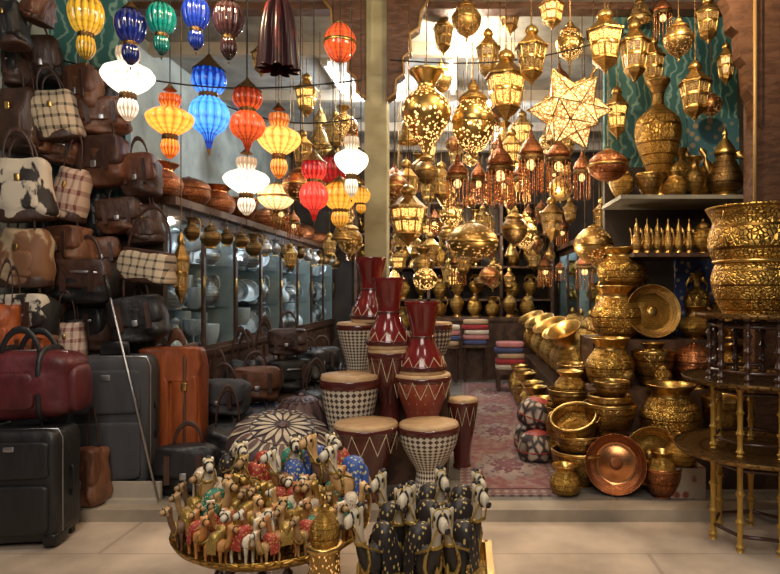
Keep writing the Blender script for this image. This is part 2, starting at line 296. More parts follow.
def hexl(key,pane):
    part(key,'glass_pane',MB().lathe([(.56,.22),(.84,.6)],6,smooth=False,sub=1),pane)
    part(key,'roof',MB().lathe([(1,.59),(1,.62),(.78,.66),(.5,.74),(.3,.8)],6,smooth=False,sub=1),brass)
    part(key,'dome',MB().lathe([(.3,.8),(.4,.85),(.28,.92),(.07,.96),(.03,1)],16),brassp)
    part(key,'base',MB().lathe([(.62,.23),(.68,.2),(.5,.14),(.2,.08),(.1,.04),(.02,0)],6,smooth=False,sub=1),brass)
    f=MB()
    for k in range(6):
        a=2*PI*k/6; c,s=math.cos(a),math.sin(a); f.tube([(.58*c,.58*s,.21),(.86*c,.86*s,.61)],.05,5)
        b=a+PI/6; q=math.cos(PI/6); f.tube([(.57*q*math.cos(b),.57*q*math.sin(b),.22),(.85*q*math.cos(b),.85*q*math.sin(b),.6)],.025,4)
    for r,z in((.6,.22),(.74,.42),(.88,.6)): f.tube([(r*math.cos(2*PI*k/6),r*math.sin(2*PI*k/6),z) for k in range(6)],.035,5,True)
    part(key,'frame',f,brassp)
hexl('hexlit',paneA); hexl('hexdull',paneD)
vdef('fringe',[('dome',[(.6,.58),(.78,.6),(.8,.66),(.6,.76),(.3,.84),(.2,.88),(.1,.96),(.04,1)],copper),('band',[(.8,.5),(.84,.52),(.84,.58),(.6,.6)],brassdk)])
f=MB()
for k in range(16):
    a=2*PI*k/16
    for z in range(9): f.sq(.055,.055,.03,1,1,(.8*math.cos(a),.8*math.sin(a),.03+z*.056+.02*(k%2)),6,4)
part('fringe','bead_fringe',f,copperp); part('fringe','bulb',MB().sq(.3,.3,.09,1,1,(0,0,.45),12,8),gCream)
g=(1+5**.5)/2; ico=[Vector(v).normalized() for v in [(-1,g,0),(1,g,0),(-1,-g,0),(1,-g,0),(0,-1,g),(0,1,g),(0,-1,-g),(0,1,-g),(g,0,-1),(g,0,1),(-g,0,-1),(-g,0,1)]]
fc=[(0,11,5),(0,5,1),(0,1,7),(0,7,10),(0,10,11),(1,5,9),(5,11,4),(11,10,2),(10,7,6),(7,1,8),(3,9,4),(3,4,2),(3,2,6),(3,6,8),(3,8,9),(4,9,5),(2,4,11),(6,2,10),(8,6,7),(9,8,1)]
st=MB(); wr=MB()
for i,v in enumerate(ico):
    cs=[((ico[a]+ico[b]+ico[c])/3).normalized()*.58 for a,b,c in fc if i in(a,b,c)]
    t1=v.orthogonal().normalized(); t2=v.cross(t1); cs.sort(key=lambda c: math.atan2(c.dot(t2),c.dot(t1)))
    for k in range(5):
        st.add([v,cs[k],cs[(k+1)%5]],[(0,1,2)],None,0,False); wr.tube([v,cs[k]],.018,4); wr.tube([cs[k],cs[(k+1)%5]],.015,4)
part('star','panels',st,starM); part('star','seam_frame',wr,brassp); part('star','hook',MB().tube([(0,0,.85),(0,0,1.1)],.03,6),brassp)
# ------------------------------------------------------------------ library: vessels
vdef('urn',[('foot',[(.0,0),(.5,0),(.5,.03),(.3,.07),(.22,.13)],brassp),('body',[(.22,.13),(.4,.2),(.8,.38),(1,.54),(.9,.66),(.5,.74),(.3,.78)],brasseng),('neck',[(.3,.78),(.25,.83),(.3,.9),(.5,.97),(.52,.99),(.44,1),(.22,.9),(.2,.8)],brass)])
for s in(-1,1): part('urn','handle',MB().tube([(s*.28,0,.9),(s*.6,0,.9),(s*.85,0,.8),(s*.7,0,.7)],.05,6),brassp)
vdef('bowl',[('body',[(0,.03),(.45,.03),(.72,.25),(.93,.6),(.97,.9),(.92,.9),(.86,.6),(.6,.28),(0,.15)],brass),('rim',[(.93,.88),(1,.9),(1.02,.95),(1,1),(.93,.98),(.9,.88)],brassp),('foot',[(0,0),(.5,0),(.5,.03),(.42,.06)],brassp)])
vdef('pan',[('body',[(0,0),(.78,0),(.86,.06),(.94,.7),(.97,.94),(.9,.94),(.86,.6),(.78,.14),(0,.1)],copperp),('rim',[(.94,.9),(1,.92),(1.03,.96),(1,1),(.93,.99),(.9,.92)],copper)],40)
part('pan','handle',MB().tube([(1,-.2,.9),(1.12,-.15,.9),(1.12,.15,.9),(1,.2,.9)],.03,6),brassp); part('pan','handle',MB().tube([(-1,-.2,.9),(-1.12,-.15,.9),(-1.12,.15,.9),(-1,.2,.9)],.03,6),brassp)
vdef('planter',[('body',[(0,0),(.62,0),(.7,.04),(.87,.18),(.93,.34),(.87,.45),(.8,.5)],brasseng),('rim_bowl',[(.8,.5),(.9,.53),(1,.63),(.99,.74),(.92,.83),(.9,.88),(1.0,.96),(1.05,1),(.98,1),(.86,.9),(.88,.75),(.6,.58),(0,.52)],brasseng),('band',[(.82,.485),(.9,.495),(.9,.515),(.82,.53)],brassp)],36)
vdef('jar',[('foot',[(0,0),(.5,0),(.55,.03),(.4,.08)],brassp),('body',[(.4,.08),(.75,.18),(1,.36),(.98,.52),(.75,.66),(.55,.7)],brasseng),('lid',[(.62,.7),(.66,.73),(.5,.82),(.2,.88)],brass),('knob',[(.08,.87),(.16,.92),(.12,.97),(.02,1)],brassp)])
vdef('jug',[('foot',[(0,0),(.5,0),(.5,.03),(.4,.06)],brassp),('body',[(.4,.06),(.8,.18),(1,.38),(.92,.54),(.6,.66),(.5,.7)],brasseng),('neck',[(.5,.7),(.45,.78),(.52,.9),(.7,.98),(.66,1),(.45,.9),(.38,.75)],brass)])
part('jug','handle',MB().tube([(.6,0,.95),(1,0,.9),(1.15,0,.7),(.9,0,.5)],.06,6),brassp)
vdef('vase',[('foot',[(0,0),(.5,0),(.52,.04),(.3,.1)],brassp),('body',[(.3,.1),(.7,.25),(1,.45),(.9,.6),(.5,.74)],brass),('neck',[(.5,.74),(.42,.8),(.5,.9),(.85,1),(.78,1),(.4,.88),(.3,.75)],brassp)])
vdef('potbelly',[('body',[(0,0),(.5,0),(.85,.12),(1,.36),(.95,.55),(.7,.72),(.62,.78)],brasseng),('rim',[(.62,.78),(.62,.84),(.78,.95),(.84,1),(.76,1),(.55,.85),(.5,.7),(0,.4)],brassp)])
vdef('dallah',[('base',[(0,0),(.62,0),(.62,.04),(.5,.08)],brassp),('body',[(.5,.08),(.75,.2),(.7,.35),(.42,.55),(.4,.62)],brass),('lid',[(.44,.62),(.46,.66),(.3,.76),(.1,.86),(.12,.92),(.02,1)],brassp)],20)
part('dallah','spout',MB().tube([(-.5,0,.35),(-.85,0,.5),(-.85,0,.62),(-1.1,0,.7)],[.12,.09,.07,.04],6),brassp)
part('dallah','handle',MB().tube([(.4,0,.62),(.9,0,.62),(1,0,.45),(.85,0,.28),(.65,0,.25)],.06,6),brassp)
vdef('plate',[('dish',[(0,.3),(.3,.28),(.62,.1),(.72,.2)],brasseng),('rim',[(.72,.2),(.9,.6),(1,1),(.98,1.05),(.88,.7),(.7,.3)],brass),('boss',[(.0,.55),(.14,.5),(.22,.3),(.26,.2)],brassp)],36)
vdef('goblet_glass',[('bowl',[(.1,.45),(.6,.5),(.95,.7),(1,1),(.92,1),(.85,.72),(.0,.5)],crystalE),('stem',[(.0,0),(.6,0),(.55,.03),(.12,.1),(.1,.45)],crystalE)],14)
vdef('glass_bowl',[('bowl',[(0,.02),(.5,0),(.9,.5),(1,1),(.92,1),(.8,.5),(0,.15)],crystalE)],14)
vdef('glass_carafe',[('body',[(0,0),(.7,0),(1,.2),(.85,.4),(.35,.6),(.3,.8),(.45,.85)],crystalE),('stopper',[(.2,.84),(.4,.92),(.02,1)],crystal)],14)
vdef('lidpot',[('body',[(0,0),(.6,.02),(.95,.3),(1,.5),(.96,.56)],copper),('lid',[(1,.55),(1.02,.6),(.85,.78),(.4,.92),(.1,.95)],copper),('knob',[(.08,.93),(.12,.97),(.02,1)],copperp)])
# ------------------------------------------------------------------ library: drums, pouf
def drum(key,prof,zig,bodymat):
    part(key,'body',MB().lathe(prof,36),bodymat)
    part(key,'drum_head',MB().lathe([(.98,.93),(1.0,.97),(.96,1),(.5,1.0),(0,1.0)],36,sub=1),skin)
    part(key,'rim_band',MB().lathe([(1,.88),(1.03,.89),(1.03,.95),(1,.96)],36,sub=1),lacqD)
    part(key,'foot_ring',MB().ring(prof[0][0],.02,.03),lacqD)
    if zig:
        pts=[]
        for k in range(24):
            a=2*PI*k/24; hi=k%2; r=1.03 if hi else .95; pts.append((r*math.cos(a),r*math.sin(a),.9 if hi else .64))
        part(key,'tension_cord',MB().tube(pts,.012,4,True),rope)
gp=[(.62,0),(.58,.08),(.45,.25),(.45,.38),(.66,.52),(.9,.7),(.98,.85),(1,.95)]
drum('drum',gp,0,mosaic); drum('drumz',gp,1,lacqD)
gp2=[(.55,0),(.52,.15),(.6,.35),(.8,.6),(.95,.82),(1,.95)]
drum('drumc',gp2,0,mosaic); drum('drumcz',gp2,1,lacqD)
part('drumup','body',MB().lathe([(1,.06),(.99,.12),(.86,.24),(.62,.4),(.5,.52),(.52,.64),(.62,.8),(.76,1),(.7,1),(.55,.8),(.42,.55)],36),lacq)
part('drumup','drum_head',MB().lathe([(0,0),(.96,0),(1,.03),(.98,.07)],36,sub=1),skin)
part('drumup','rim_band',MB().lathe([(1,.05),(1.04,.06),(1.04,.11),(1,.12)],36,sub=1),lacqD)
pts=[]
for k in range(20):
    a=2*PI*k/20; hi=k%2; pts.append(((.88 if hi else 1.03)*math.cos(a),(.88 if hi else 1.03)*math.sin(a),.24 if hi else .09))
part('drumup','tension_cord',MB().tube(pts,.014,4,True),rope); part('drumup','waist_ring',MB().lathe([(.5,.5),(.56,.515),(.5,.535)],24,sub=1),lacqD)
pp=[(0,0),(.8,0),(1,.25),(1,.45),(.9,.68),(.7,.85),(.4,.96),(0,1)]
part('pouf','body',MB().lathe(pp,32),pouM)
cp=cat(pp,6)
def domez(r):
    up=[p for p in cp if p[1]>=.4]
    for a,b in zip(up,up[1:]):
        if b[0]<=r<=a[0] : 
            t=(a[0]-r)/max(a[0]-b[0],1e-6); return a[1]+t*(b[1]-a[1])
    return .45
def petals(n,r0,r1,wid,off,lift):
    mb=MB(); K=8
    for k in range(n):
        vs=[]
        for i in range(K+1):
            t=i/K; r=r0+(r1-r0)*t; w=wid*max(.03,math.sin(PI*t**.8))*PI/n
            for q in(-1,-.5,0,.5,1):
                a=2*PI*(k+off)/n+q*w; vs.append((r*math.cos(a)*1.01,r*math.sin(a)*1.01,domez(r)+lift))
        mb.add(vs,[(i*5+j,i*5+j+1,(i+1)*5+j+1,(i+1)*5+j) for i in range(K) for j in range(4)])
    return mb
part('pouf','outer_petals',petals(16,.5,.99,.78,0,.02),petC); part('pouf','inner_petals',petals(16,.14,.56,.74,.5,.03),petC); part('pouf','petal_centres',petals(16,.58,.9,.4,0,.05).ring(.6,domez(.6)+.035,.012,28),petP)
part('pouf','centre_button',MB().sq(.1,.1,.04,1,1,(0,0,1.02),12,6),petP)
part('smallpouf','body',MB().lathe(pp,36,lobes=12,amp=.1),pouS); part('smallpouf','top_patch',MB().lathe([(.62,.9),(.4,.97),(.0,1.03)],24,sub=1),pouRd); part('smallpouf','piping',MB().ring(1.0,.35,.03),pouRd)
# ------------------------------------------------------------------ library: bags
def arch(x,z0,z1,y,r,n=10): return MB().tube([(x*math.cos(PI*k/n),y,z0+(z1-z0)*math.sin(PI*k/n)) for k in range(n+1)],r,6)
for v in(0,1,2):
    t='tote%d'%v
    part(t,'body',MB().sq(1,1,.5,.45,.6,(0,0,.5),taper=.12,sag=.22,wob=.1,seed=v*2.1,nu=44,nv=20),lBrown); part(t,'handle',arch(.5,.86,1.3+.15*v,-.5,.04),lDark); part(t,'handle',arch(.5,.86,1.25+.12*v,.5,.04),lDark)
    part(t,'front_pocket',MB().sq(.6,.3,.2,.35,.4,(0,-.86,.36),wob=.05,seed=v),lBrown); part(t,'base_trim',MB().sq(1.0,1.0,.1,.4,.6,(0,0,.1)),lDark); part(t,'buckle',MB().sq(.1,.08,.05,.3,.3,(0,-1.12,.6),12,8),brassp)
    t='satchel%d'%v
    part(t,'body',MB().sq(1,1,.46,.48,.55,(0,0,.46),taper=.06,sag=.12,wob=.11,seed=v*1.7+1,nu=44,nv=20),lBrown); part(t,'flap',MB().sq(.98,.6,.3,.4,.45,(0,-.56,.6),wob=.08,seed=v+2),lBrown); part(t,'handle',arch(.45,.85,1.25+.1*v,0,.05),lDark)
    for s in(-1,1): part(t,'strap',MB().box(s*.5-.09,s*.5+.09,-1.26,-1.12,.25,.75),lDark)
    if v!=1: part(t,'buckle',MB().sq(.11,.07,.06,.3,.3,(0,-1.22,.38),12,8),silver)
    else: part(t,'zipper',MB().tube([(-.7,-1.15,.62),(0,-1.24,.64),(.7,-1.15,.62)],.025,5),silver)
part('shoulder','body',MB().sq(1,1,.45,.4,.55,(0,0,.45),sag=.2,taper=.1,wob=.05),plaid); part('shoulder','top_trim',MB().sq(.9,.8,.08,.3,.5,(0,0,.76)),lDark); part('shoulder','strap',arch(.85,.74,1.9,0,.045,14),lDark); part('shoulder','base_trim',MB().sq(1.02,1.02,.08,.3,.55,(0,0,.1)),lDark)
part('duffel','body',MB().sq(1,1,.5,.6,.45,(0,0,.5),sag=.12,wob=.06,nu=44,nv=20),lMaroon); part('duffel','handle',arch(.4,.7,1.25,-.6,.05),lBlack); part('duffel','handle',arch(.4,.7,1.2,.6,.05),lBlack)
for s in(-1,1): part('duffel','strap',MB().sq(.06,1.04,.53,.6,.35,(s*.42,0,.49),16,12),lBlack)
part('duffel','end_pocket',MB().sq(.14,.7,.32,.5,.5,(.94,0,.42)),lMaroon); part('duffel','front_pocket',MB().sq(.36,.2,.25,.4,.4,(0,-.88,.42)),lMaroon); part('duffel','zipper',MB().tube([(-.75,-.1,.9),(0,-.1,.93),(.75,-.1,.9)],.03,5),silver)
def suitcase(key,mat):
    part(key,'shell',MB().sq(1,1,.47,.2,.24,(0,0,.51),40,18,wob=.02),mat)
    part(key,'front_pocket',MB().sq(.84,.2,.2,.2,.24,(0,-.98,.33),32,12,wob=.02),mat); part(key,'upper_pocket',MB().sq(.84,.17,.15,.2,.24,(0,-.98,.74),32,12,wob=.02),mat)
    part(key,'zipper',MB().tube([(x*1.0,-.55,.51+z*.465) for x,z in[(-.9,-.97),(-1,-.85),(-1,.85),(-.9,.98),(.9,.98),(1,.85),(1,-.85),(.9,-.97)]],.015,5,True),silver)
    part(key,'top_handle',MB().tube([(-.35,0,.97),(-.33,0,1.03),(.33,0,1.03),(.35,0,.97)],.05,6),blackp)
    part(key,'side_handle',MB().tube([(1,0,.4),(1.06,0,.42),(1.06,0,.6),(1,0,.62)],.035,6),blackp)
    part(key,'badge',MB().sq(.12,.03,.02,.3,.3,(0,-1.16,.84),12,8),silver)
    for s in(-1,1):
        part(key,'wheel',MB().ring(.12,0,.07,12,.33,'x',(s*.82,.6,.04)),blackp)
        part(key,'corner_guard',MB().sq(.16,.5,.05,.3,.3,(s*.86,-.6,.07),16,8),blackp)
suitcase('suitcase',lGrey)
part('softcase','body',MB().sq(1,1,.5,.2,.26,(0,0,.5),48,26,taper=.04,wob=.07,sag=.1,seed=.7),lRust)
for s in(-1,1): part('softcase','panel',MB().sq(.44,.3,.36,.22,.3,(s*.47,-.85,.42),28,16,wob=.1,seed=s*2),lRust)
part('softcase','top_flap',MB().sq(1.0,.5,.13,.25,.3,(0,-.66,.86),36,14,wob=.1,seed=3),lRust)
for s in(-1,1): part('softcase','belt',MB().sq(.08,1.2,.52,.3,.35,(s*.5,-.02,.49),16,14),lBrown)
part('softcase','handle',arch(.3,.95,1.08,0,.05),lBrown); part('softcase','buckle',MB().sq(.1,.07,.03,.3,.3,(.5,-1.24,.7),12,8),brassp)
# ------------------------------------------------------------------ library: camels
def camel(key,big):
    V=[];E=[];Rr=[]
    def v(p,r,par=None):
        V.append(p);Rr.append(r)
        if par is not None:E.append((par,len(V)-1))
        return len(V)-1
    q=1.2 if big else 1.25
    pel=v((-.26,0,.53),.15); mid=v((-.03,0,.55),.165,pel); ch=v((.2,0,.53),.155,mid)
    hb=v((-.02,0,.68),.11,mid); v((-.02,0,.77),.055,hb)
    n1=v((.35,0,.52),.1*q,ch); n2=v((.45,0,.64),.076*q,n1); n3=v((.48,0,.8),.058*q,n2); hd=v((.51,0,.94),.066*q,n3); mz=v((.64,0,.93),.056*q,hd); v((.77,0,.895),.05*q,mz)
    for s in(-1,1):
        v((.46,s*.085,1.04),.022,hd)
        a=v((.21,s*.1,.43),.07,ch);a=v((.215,s*.1,.25),.042,a);a=v((.205,s*.1,.07),.032,a);v((.225,s*.1,.026),.042,a)
        a=v((-.27,s*.11,.44),.085,pel);a=v((-.24,s*.11,.36),.056,a);a=v((-.32,s*.11,.23),.038,a);a=v((-.3,s*.11,.07),.032,a);v((-.275,s*.11,.026),.042,a)
    t=v((-.41,0,.5),.025,pel);v((-.45,0,.34),.02,t)
    me=bpy.data.meshes.new('camel_skeleton'); me.from_pydata(V,E,[]); o=bpy.data.objects.new('camel_skeleton',me); C.objects.link(o)
    md=o.modifiers.new('Skin','SKIN'); md.use_smooth_shade=True
    sv=me.skin_vertices[0].data
    for i,r in enumerate(Rr): sv[i].radius=(r,r); sv[i].use_root=(i==0)
    o.modifiers.new('Sub','SUBSURF').levels=2 if big else 1
    dg=bpy.context.evaluated_depsgraph_get(); m2=bpy.data.meshes.new_from_object(o.evaluated_get(dg)); m2.name='body'
    bpy.data.objects.remove(o)
    m2.materials.clear(); m2.materials.append(cBrown); m2.materials.append(cCream)
    for p in m2.polygons:
        p.use_smooth=True; c=p.center
        p.material_index=1 if (c.x>.55 and c.z>.82) or (big and c.x>.40 and c.z>.7) else 0
    LIB[key]=[('body',m2,None,None)]
    part(key,'saddle',MB().sq(.19,.2,.19,.7,.8,(-.02,0,.64),20,12),clothR)
    K=9; vs=[]
    for x in(-.2,.15):
        for k in range(K):
            a=PI*(k/(K-1)); vs.append((x,.205*math.cos(a),.36 if k in(0,K-1) else .58+.17*math.sin(a)))
    part(key,'saddle_cloth',MB().add(vs,[(k,k+1,K+k+1,K+k) for k in range(K-1)]),clothR)
    part(key,'collar',MB().ring(.11*q,0,.03,14,1,'x',(.37,0,.53)),clothG)
    part(key,'bridle',MB().ring(.062*q,0,.016,12,1,'x',(.645,0,.93)),clothK)
    if big:
        for s in(-1,1): part(key,'eye',MB().sq(.024,.016,.024,1,1,(.56,s*.075,.965),8,6),cBlack)
        part(key,'topknot',MB().sq(.07,.055,.04,.8,.8,(.46,0,1.03),12,8),cBlack)
        part(key,'muzzle_tip',MB().sq(.026,.045,.028,.8,.8,(.815,0,.885),10,8),cBlack)
        part(key,'headstall',MB().ring(.09,0,.014,14,1,'x',(.53,0,.94)),clothG)
        part(key,'rein',MB().tube([(.645,.07,.9),(.5,.13,.7),(.2,.2,.62)],.014,5),clothG); part(key,'rein',MB().tube([(.645,-.07,.9),(.5,-.13,.7),(.2,-.2,.62)],.014,5),clothG)
        for s in(-1,1):
            part(key,'saddle_fringe',MB().box(-.2,.15,s*.215-.01,s*.215+.01,.31,.38),clothG)
            part(key,'tassel',MB().lathe([(.001,.0),(.026,.01),(.024,.07),(.006,.11)],8,Matrix.Translation((-.02,s*.23,.24)),sub=1),clothG)
        part(key,'tassel',MB().lathe([(.001,0),(.03,.015),(.026,.1),(.006,.13)],8,Matrix.Translation((.5,0,.4)),sub=1),clothG)
        part(key,'neck_band',MB().ring(.085,.7,.022,14,1,'z',(.46,0,0)),clothG)
camel('camel',False); camel('camelbig',True)
# ================================================================== SETTING
struct('street_pavement',MB().box(-6,6,-2,3.1,-.3,ST),street)
struct('floor',MB().box(-2.9,2.3,3.24,9.2,-.3,0),floorM)
struct('trim_1',MB().box(-6,6,3.1,3.24,-.3,0),thresh)
struct('ceiling',MB().box(-2.9,2.3,3.0,9.2,CEIL,CEIL+.15),ceilM)
struct('wall_back',MB().box(-2.9,2.3,9.0,9.2,0,CEIL),darkwall)
struct('wall_left',MB().box(-2.75,-2.55,3.1,9.0,0,CEIL),mint)
struct('wall_right',MB().box(1.95,2.1,3.1,9.0,0,CEIL),darkwall)
struct('wall_bags',MB().box(-2.55,-1.85,3.8,3.86,0,1.62),darkwall)
struct('wall_bags_upper',MB().box(-2.55,-2.08,3.8,3.86,1.62,CEIL),teal)
struct('wall_alcove',MB().box(1.0,1.95,4.44,4.5,.8,1.98),darkwall)
struct('wall_alcove_upper',MB().box(1.0,1.95,4.44,4.5,1.98,CEIL),teal)
for i,y in enumerate((5.0,6.2,7.4,8.4)): struct('trim_%d'%(i+10),MB().box(-2.55,1.95,y,y+.07,CEIL-.1,CEIL),whiteP)
struct('pillar',MB().box(P(365,0,4.3).x,P(387,0,4.3).x,4.28,4.44,0,CEIL),pillarM)
def arcbr(name,pts,Y,mat=woodR): struct(name,MB().prism([(P(x,y,Y).x,min(P(x,y,Y).z,CEIL)) for x,y in pts],Y,Y+.1),mat)
a2=[(322,-2),(331,10),(333,26),(342,32),(341,50),(349,56),(348,72),(356,78),(357,92),(365,98)]; a3=[(430,-2),(421,12),(419,28),(410,34),(411,52),(403,58),(404,74),(396,80),(395,94),(387,100)]
arcbr('trim_2',[(365,-2)]+a2[::-1][:-1]+[(322,-2)],4.22); arcbr('trim_3',[(387,-2)]+a3[::-1][:-1]+[(430,-2)],4.22)
def edge(name,pts,Y): struct(name,MB().tube([P(x,y,Y)+Vector((0,-.01,0)) for x,y in pts],.01,6),goldE)
edge('trim_4',a2,4.22); edge('trim_5',a3,4.22)
struct('trim_6',MB().box(-2.55,1.95,4.3,4.42,3.05,CEIL),woodR)
arcbr('trim_7',[(724,-5),(762,-5),(762,128),(757,122),(753,98),(748,90),(746,64),(740,56),(739,32),(731,26),(730,8)],3.46)
struct('trim_8',MB().box(P(753,0,3.5).x,P(805,0,3.5).x,3.48,3.62,0,CEIL),woodR)
struct('trim_9',MB().tube([P(755,-30,3.44),P(755,300,3.44)],.011,8),goldE)
t=thing('runner_rug','long faded red patterned rug running down the aisle','rug',(.25,5.2,0))
o_=Vector((.25,5.2,0))
new('border',MB().box(-.03,.55,3.3,7.3,.0,.010).mesh('border',rugB,o_),t); new('field',MB().box(.04,.48,3.4,7.2,.0,.014).mesh('field',rugF,o_),t)
for y in(3.85,4.75,5.65,6.55):
    new('medallion',MB().lathe([(0,.018),(1,.018),(1,.0)],48,Matrix.Translation((.26-o_.x,y-o_.y,0))@Matrix.Diagonal((.19,.3,1,1)),sub=1,lobes=8,amp=.25).mesh('medallion',rugM),t)
    new('medallion_heart',MB().lathe([(0,.021),(1,.021),(1,.0)],48,Matrix.Translation((.26-o_.x,y-o_.y,0))@Matrix.Diagonal((.1,.16,1,1)),sub=1,lobes=8,amp=.3).mesh('medallion_heart',rugN),t)
# ================================================================== CABINETS
def cabinet(name,label,y0,y1,xf,xb,group,tube):
    s=1 if xf>xb else -1; o=Vector(((xf+xb)/2,(y0+y1)/2,0)); root=thing(name,label,'cabinet',o,group=group)
    def B(pn,mb,mat,par=root): return new(pn,mb.mesh(pn,mat,o),par)
    X=lambda a,b:(min(a,b),max(a,b))
    B('base_cabinet',MB().box(*X(xb,xf),y0,y1,0,.62),wood)
    B('countertop',MB().box(*X(xb,xf+s*.03),y0,y1,.62,.66),wood)
    B('back_panel',MB().box(*X(xb,xb+s*.02),y0,y1,.66,1.64),mint)
    for yy in(y0,y1-.03): B('side_panel',MB().box(*X(xb+s*.02,xf-s*.02),yy,yy+.03,.66,1.64),mint)
    for z in(.95,1.28): B('shelf',MB().box(*X(xb+s*.02,xf-s*.04),y0+.03,y1-.03,z,z+.012),glassT)
    B('top_board',MB().box(*X(xb,xf+s*.08),y0,y1,1.64,1.69),wood)
    if tube: B('light_tube',MB().tube([(xf-s*.1,y0+.1,1.61),(xf-s*.1,y1-.1,1.61)],.012,8),tubeM)
    ym=(y0+y1)/2
    for a,b in((y0,ym),(ym,y1)):
        f=MB(); d=X(xf-s*.02,xf)
        f.box(*d,a,a+.02,.66,1.64).box(*d,b-.02,b,.66,1.64).box(*d,a+.02,b-.02,.66,.69).box(*d,a+.02,b-.02,1.57,1.64)
        fo=B('door',f,wood); B('pane',MB().box(xf-s*.012-.002,xf-s*.012+.002,a+.02,b-.02,.69,1.6),glassT,fo); B('handle',MB().tube([(xf+s*.015,b-.05,1.05),(xf+s*.015,b-.05,1.2)],.008,6),brassp,fo)
        B('lower_door',MB().box(*X(xf,xf+s*.015),a+.04,b-.04,.06,.58),wood)
ords=['nearest','second nearest','third','farthest']
for i in range(4):
    y0=3.9+i*1.27; cabinet('display_cabinet','glass fronted dark wood cabinet of crystal on left wall, %s of the row'%ords[i],y0,y0+1.26,-1.9,-2.5,'glassware cabinets on the left',True)
    for z in(.66,.962,1.292):
        for k in range(8):
            ky=random.choice(['goblet_glass','glass_bowl','glass_carafe','jug','jar','plate','plate']); yy=y0+.12+k*.148; h=.26*random.uniform(.75,1.1); r=random.uniform(.06,.085)
            X_=-2.02-.15*(k%2)
            if ky in('jug','jar'):
                place(ky,'silver_'+ky,'small silver %s inside the %s cabinet of the left wall'%(ky,ords[i]),'silverware',(X_,yy,z),(r,r,h),group='silver pieces in the left cabinets',mats={q:silv for q in('body','neck','lid','foot','knob','handle')})
            elif ky=='plate':
                place(ky,'silver_plate','round silver plate on edge inside the %s cabinet of the left wall'%ords[i],'silverware',(X_-.06,yy,z+.12),(.12,.12,.035),(R(62),0,R(32)),group='silver plates in the left cabinets',mats={q:silv for q in('dish','rim','boss')})
            else:
                if ky=='glass_bowl': h*=.65
                place(ky,{'goblet_glass':'glass_goblet','glass_bowl':'glass_bowl','glass_carafe':'glass_carafe'}[ky],{'goblet_glass':'stemmed crystal goblet','glass_bowl':'clear crystal bowl','glass_carafe':'stoppered crystal carafe'}[ky]+' inside the %s cabinet of the left wall'%ords[i],'glassware',(X_,yy,z),(r,r,h),group='crystal in the left cabinets')
for i in range(3):
    y0=4.55+i*1.46; cabinet('display_cabinet','glass fronted cabinet of brassware on right wall, %s of three'%['nearest','middle','farthest'][i],y0,y0+1.45,1.35,1.92,'brassware cabinets on the right',True)
    for z in(.66,.962,1.292):
        for k in range(5):
            ky=random.choice(['jug','jar','vase','dallah']); yy=y0+.18+k*.26
            place(ky,{'jug':'brass_jug','jar':'brass_jar','vase':'brass_vase','dallah':'coffee_pot'}[ky],{'jug':'small brass jug','jar':'small lidded brass jar','vase':'small brass vase','dallah':'small brass coffee pot'}[ky]+' behind glass in %s right cabinet'%['nearest','middle','farthest'][i],'brassware',(1.5+.12*(k%2),yy,z),(.085,.085,.22),group='brassware in the right cabinets')
nth=['first','second','third','fourth','fifth','sixth','seventh','eighth','ninth']
for i,(y,w,h,k) in enumerate([(3.98,.15,.22,'potbelly'),(4.42,.15,.22,'lidpot'),(4.9,.15,.23,'potbelly'),(5.45,.15,.21,'bowl'),(6.1,.15,.22,'lidpot'),(6.8,.15,.2,'bowl'),(7.5,.15,.22,'lidpot'),(8.3,.15,.2,'lidpot')]):
    place(k,'copper_pot',{'lidpot':'round hammered copper pot with lid','bowl':'wide open copper bowl','potbelly':'rounded copper pot without lid'}[k]+' on left cabinet top, '+nth[i]+' from front','pot',(-1.97,y,1.69),(w,w,h),group='copper pots along the left cabinet tops',mats={'body':copper,'rim':copperp,'foot':copperp})
for i in range(16):
    y=3.95+i*.29; w=random.uniform(.045,.07); h=random.uniform(.13,.2); k=random.choice(['jug','jar','vase']); m=random.choice([brassdk,silv,brassdk])
    place(k,'hanging_pot','little dark metal pot hung in the row under left shelf edge','pot',(-1.74,y,1.62-h-.06),(w,w,h),group='little pots hung under the left shelf',mats={q:m for q in('body','neck','lid')},cord=.05,chain=True)
hang('hexdull','hanging_ornament','slender brass ornament hung before the nearest crystal cabinet','ornament',172,230,190,305,3.72)
# ================================================================== RIGHT DISPLAY STEPS
def step(label,x0,x1,y0,y1,z0,z1,mat=wood,name='display_step',cat_='display stand'): return solo(name,MB().box(x0,x1,y0,y1,z0,z1),mat,label,cat_)
step('lowest dark step under brass bowls by right tables',.74,1.9,3.42,3.72,0,.25)
step('middle dark step of the brass display on the right',.74,1.9,3.72,3.98,0,.5)
step('highest dark step of the brass display on the right',.82,1.9,3.98,4.43,0,.78)
step('long low dark bench of tall brass vases beside aisle',.7,1.33,4.52,7.2,0,.35,name='display_bench',cat_='bench')
step('small painted box on floor before brass bowls',1.03,1.27,3.27,3.38,0,.16,paintB,'painted_box','box')
for lab,x0,x1,z in(('upper wooden wall shelf holding the tall brass urn',615,755,1.70),('short lower wall shelf holding a row of coffee pots',628,714,1.335)):
    solo('wall_shelf',MB().box(P(x0,0,4.05).x,P(x1,0,4.05).x,3.9,4.44,z-.025,z),shelfP if z>1.5 else wood,lab,'shelf')
YS=4.05
stand('urn','brass_urn','tall slim brass urn on the upper right shelf','urn',635,80,681,YS,1.70,skip=('handle',))
stand('jar','lidded_jar','small brass lidded jar at left end of upper shelf','jar',613,166,634,YS-.03,1.70)
stand('vase','squat_vase','squat brass vase just right of the tall urn','vase',684,158,705,YS,1.70)
stand('bowl','brass_bowl','shallow brass bowl in front of the tall urn','bowl',636,174,662,3.95,1.70)
stand('potbelly','brass_pot','little round brass pot at the foot of the tall urn','pot',664,172,686,3.95,1.70)
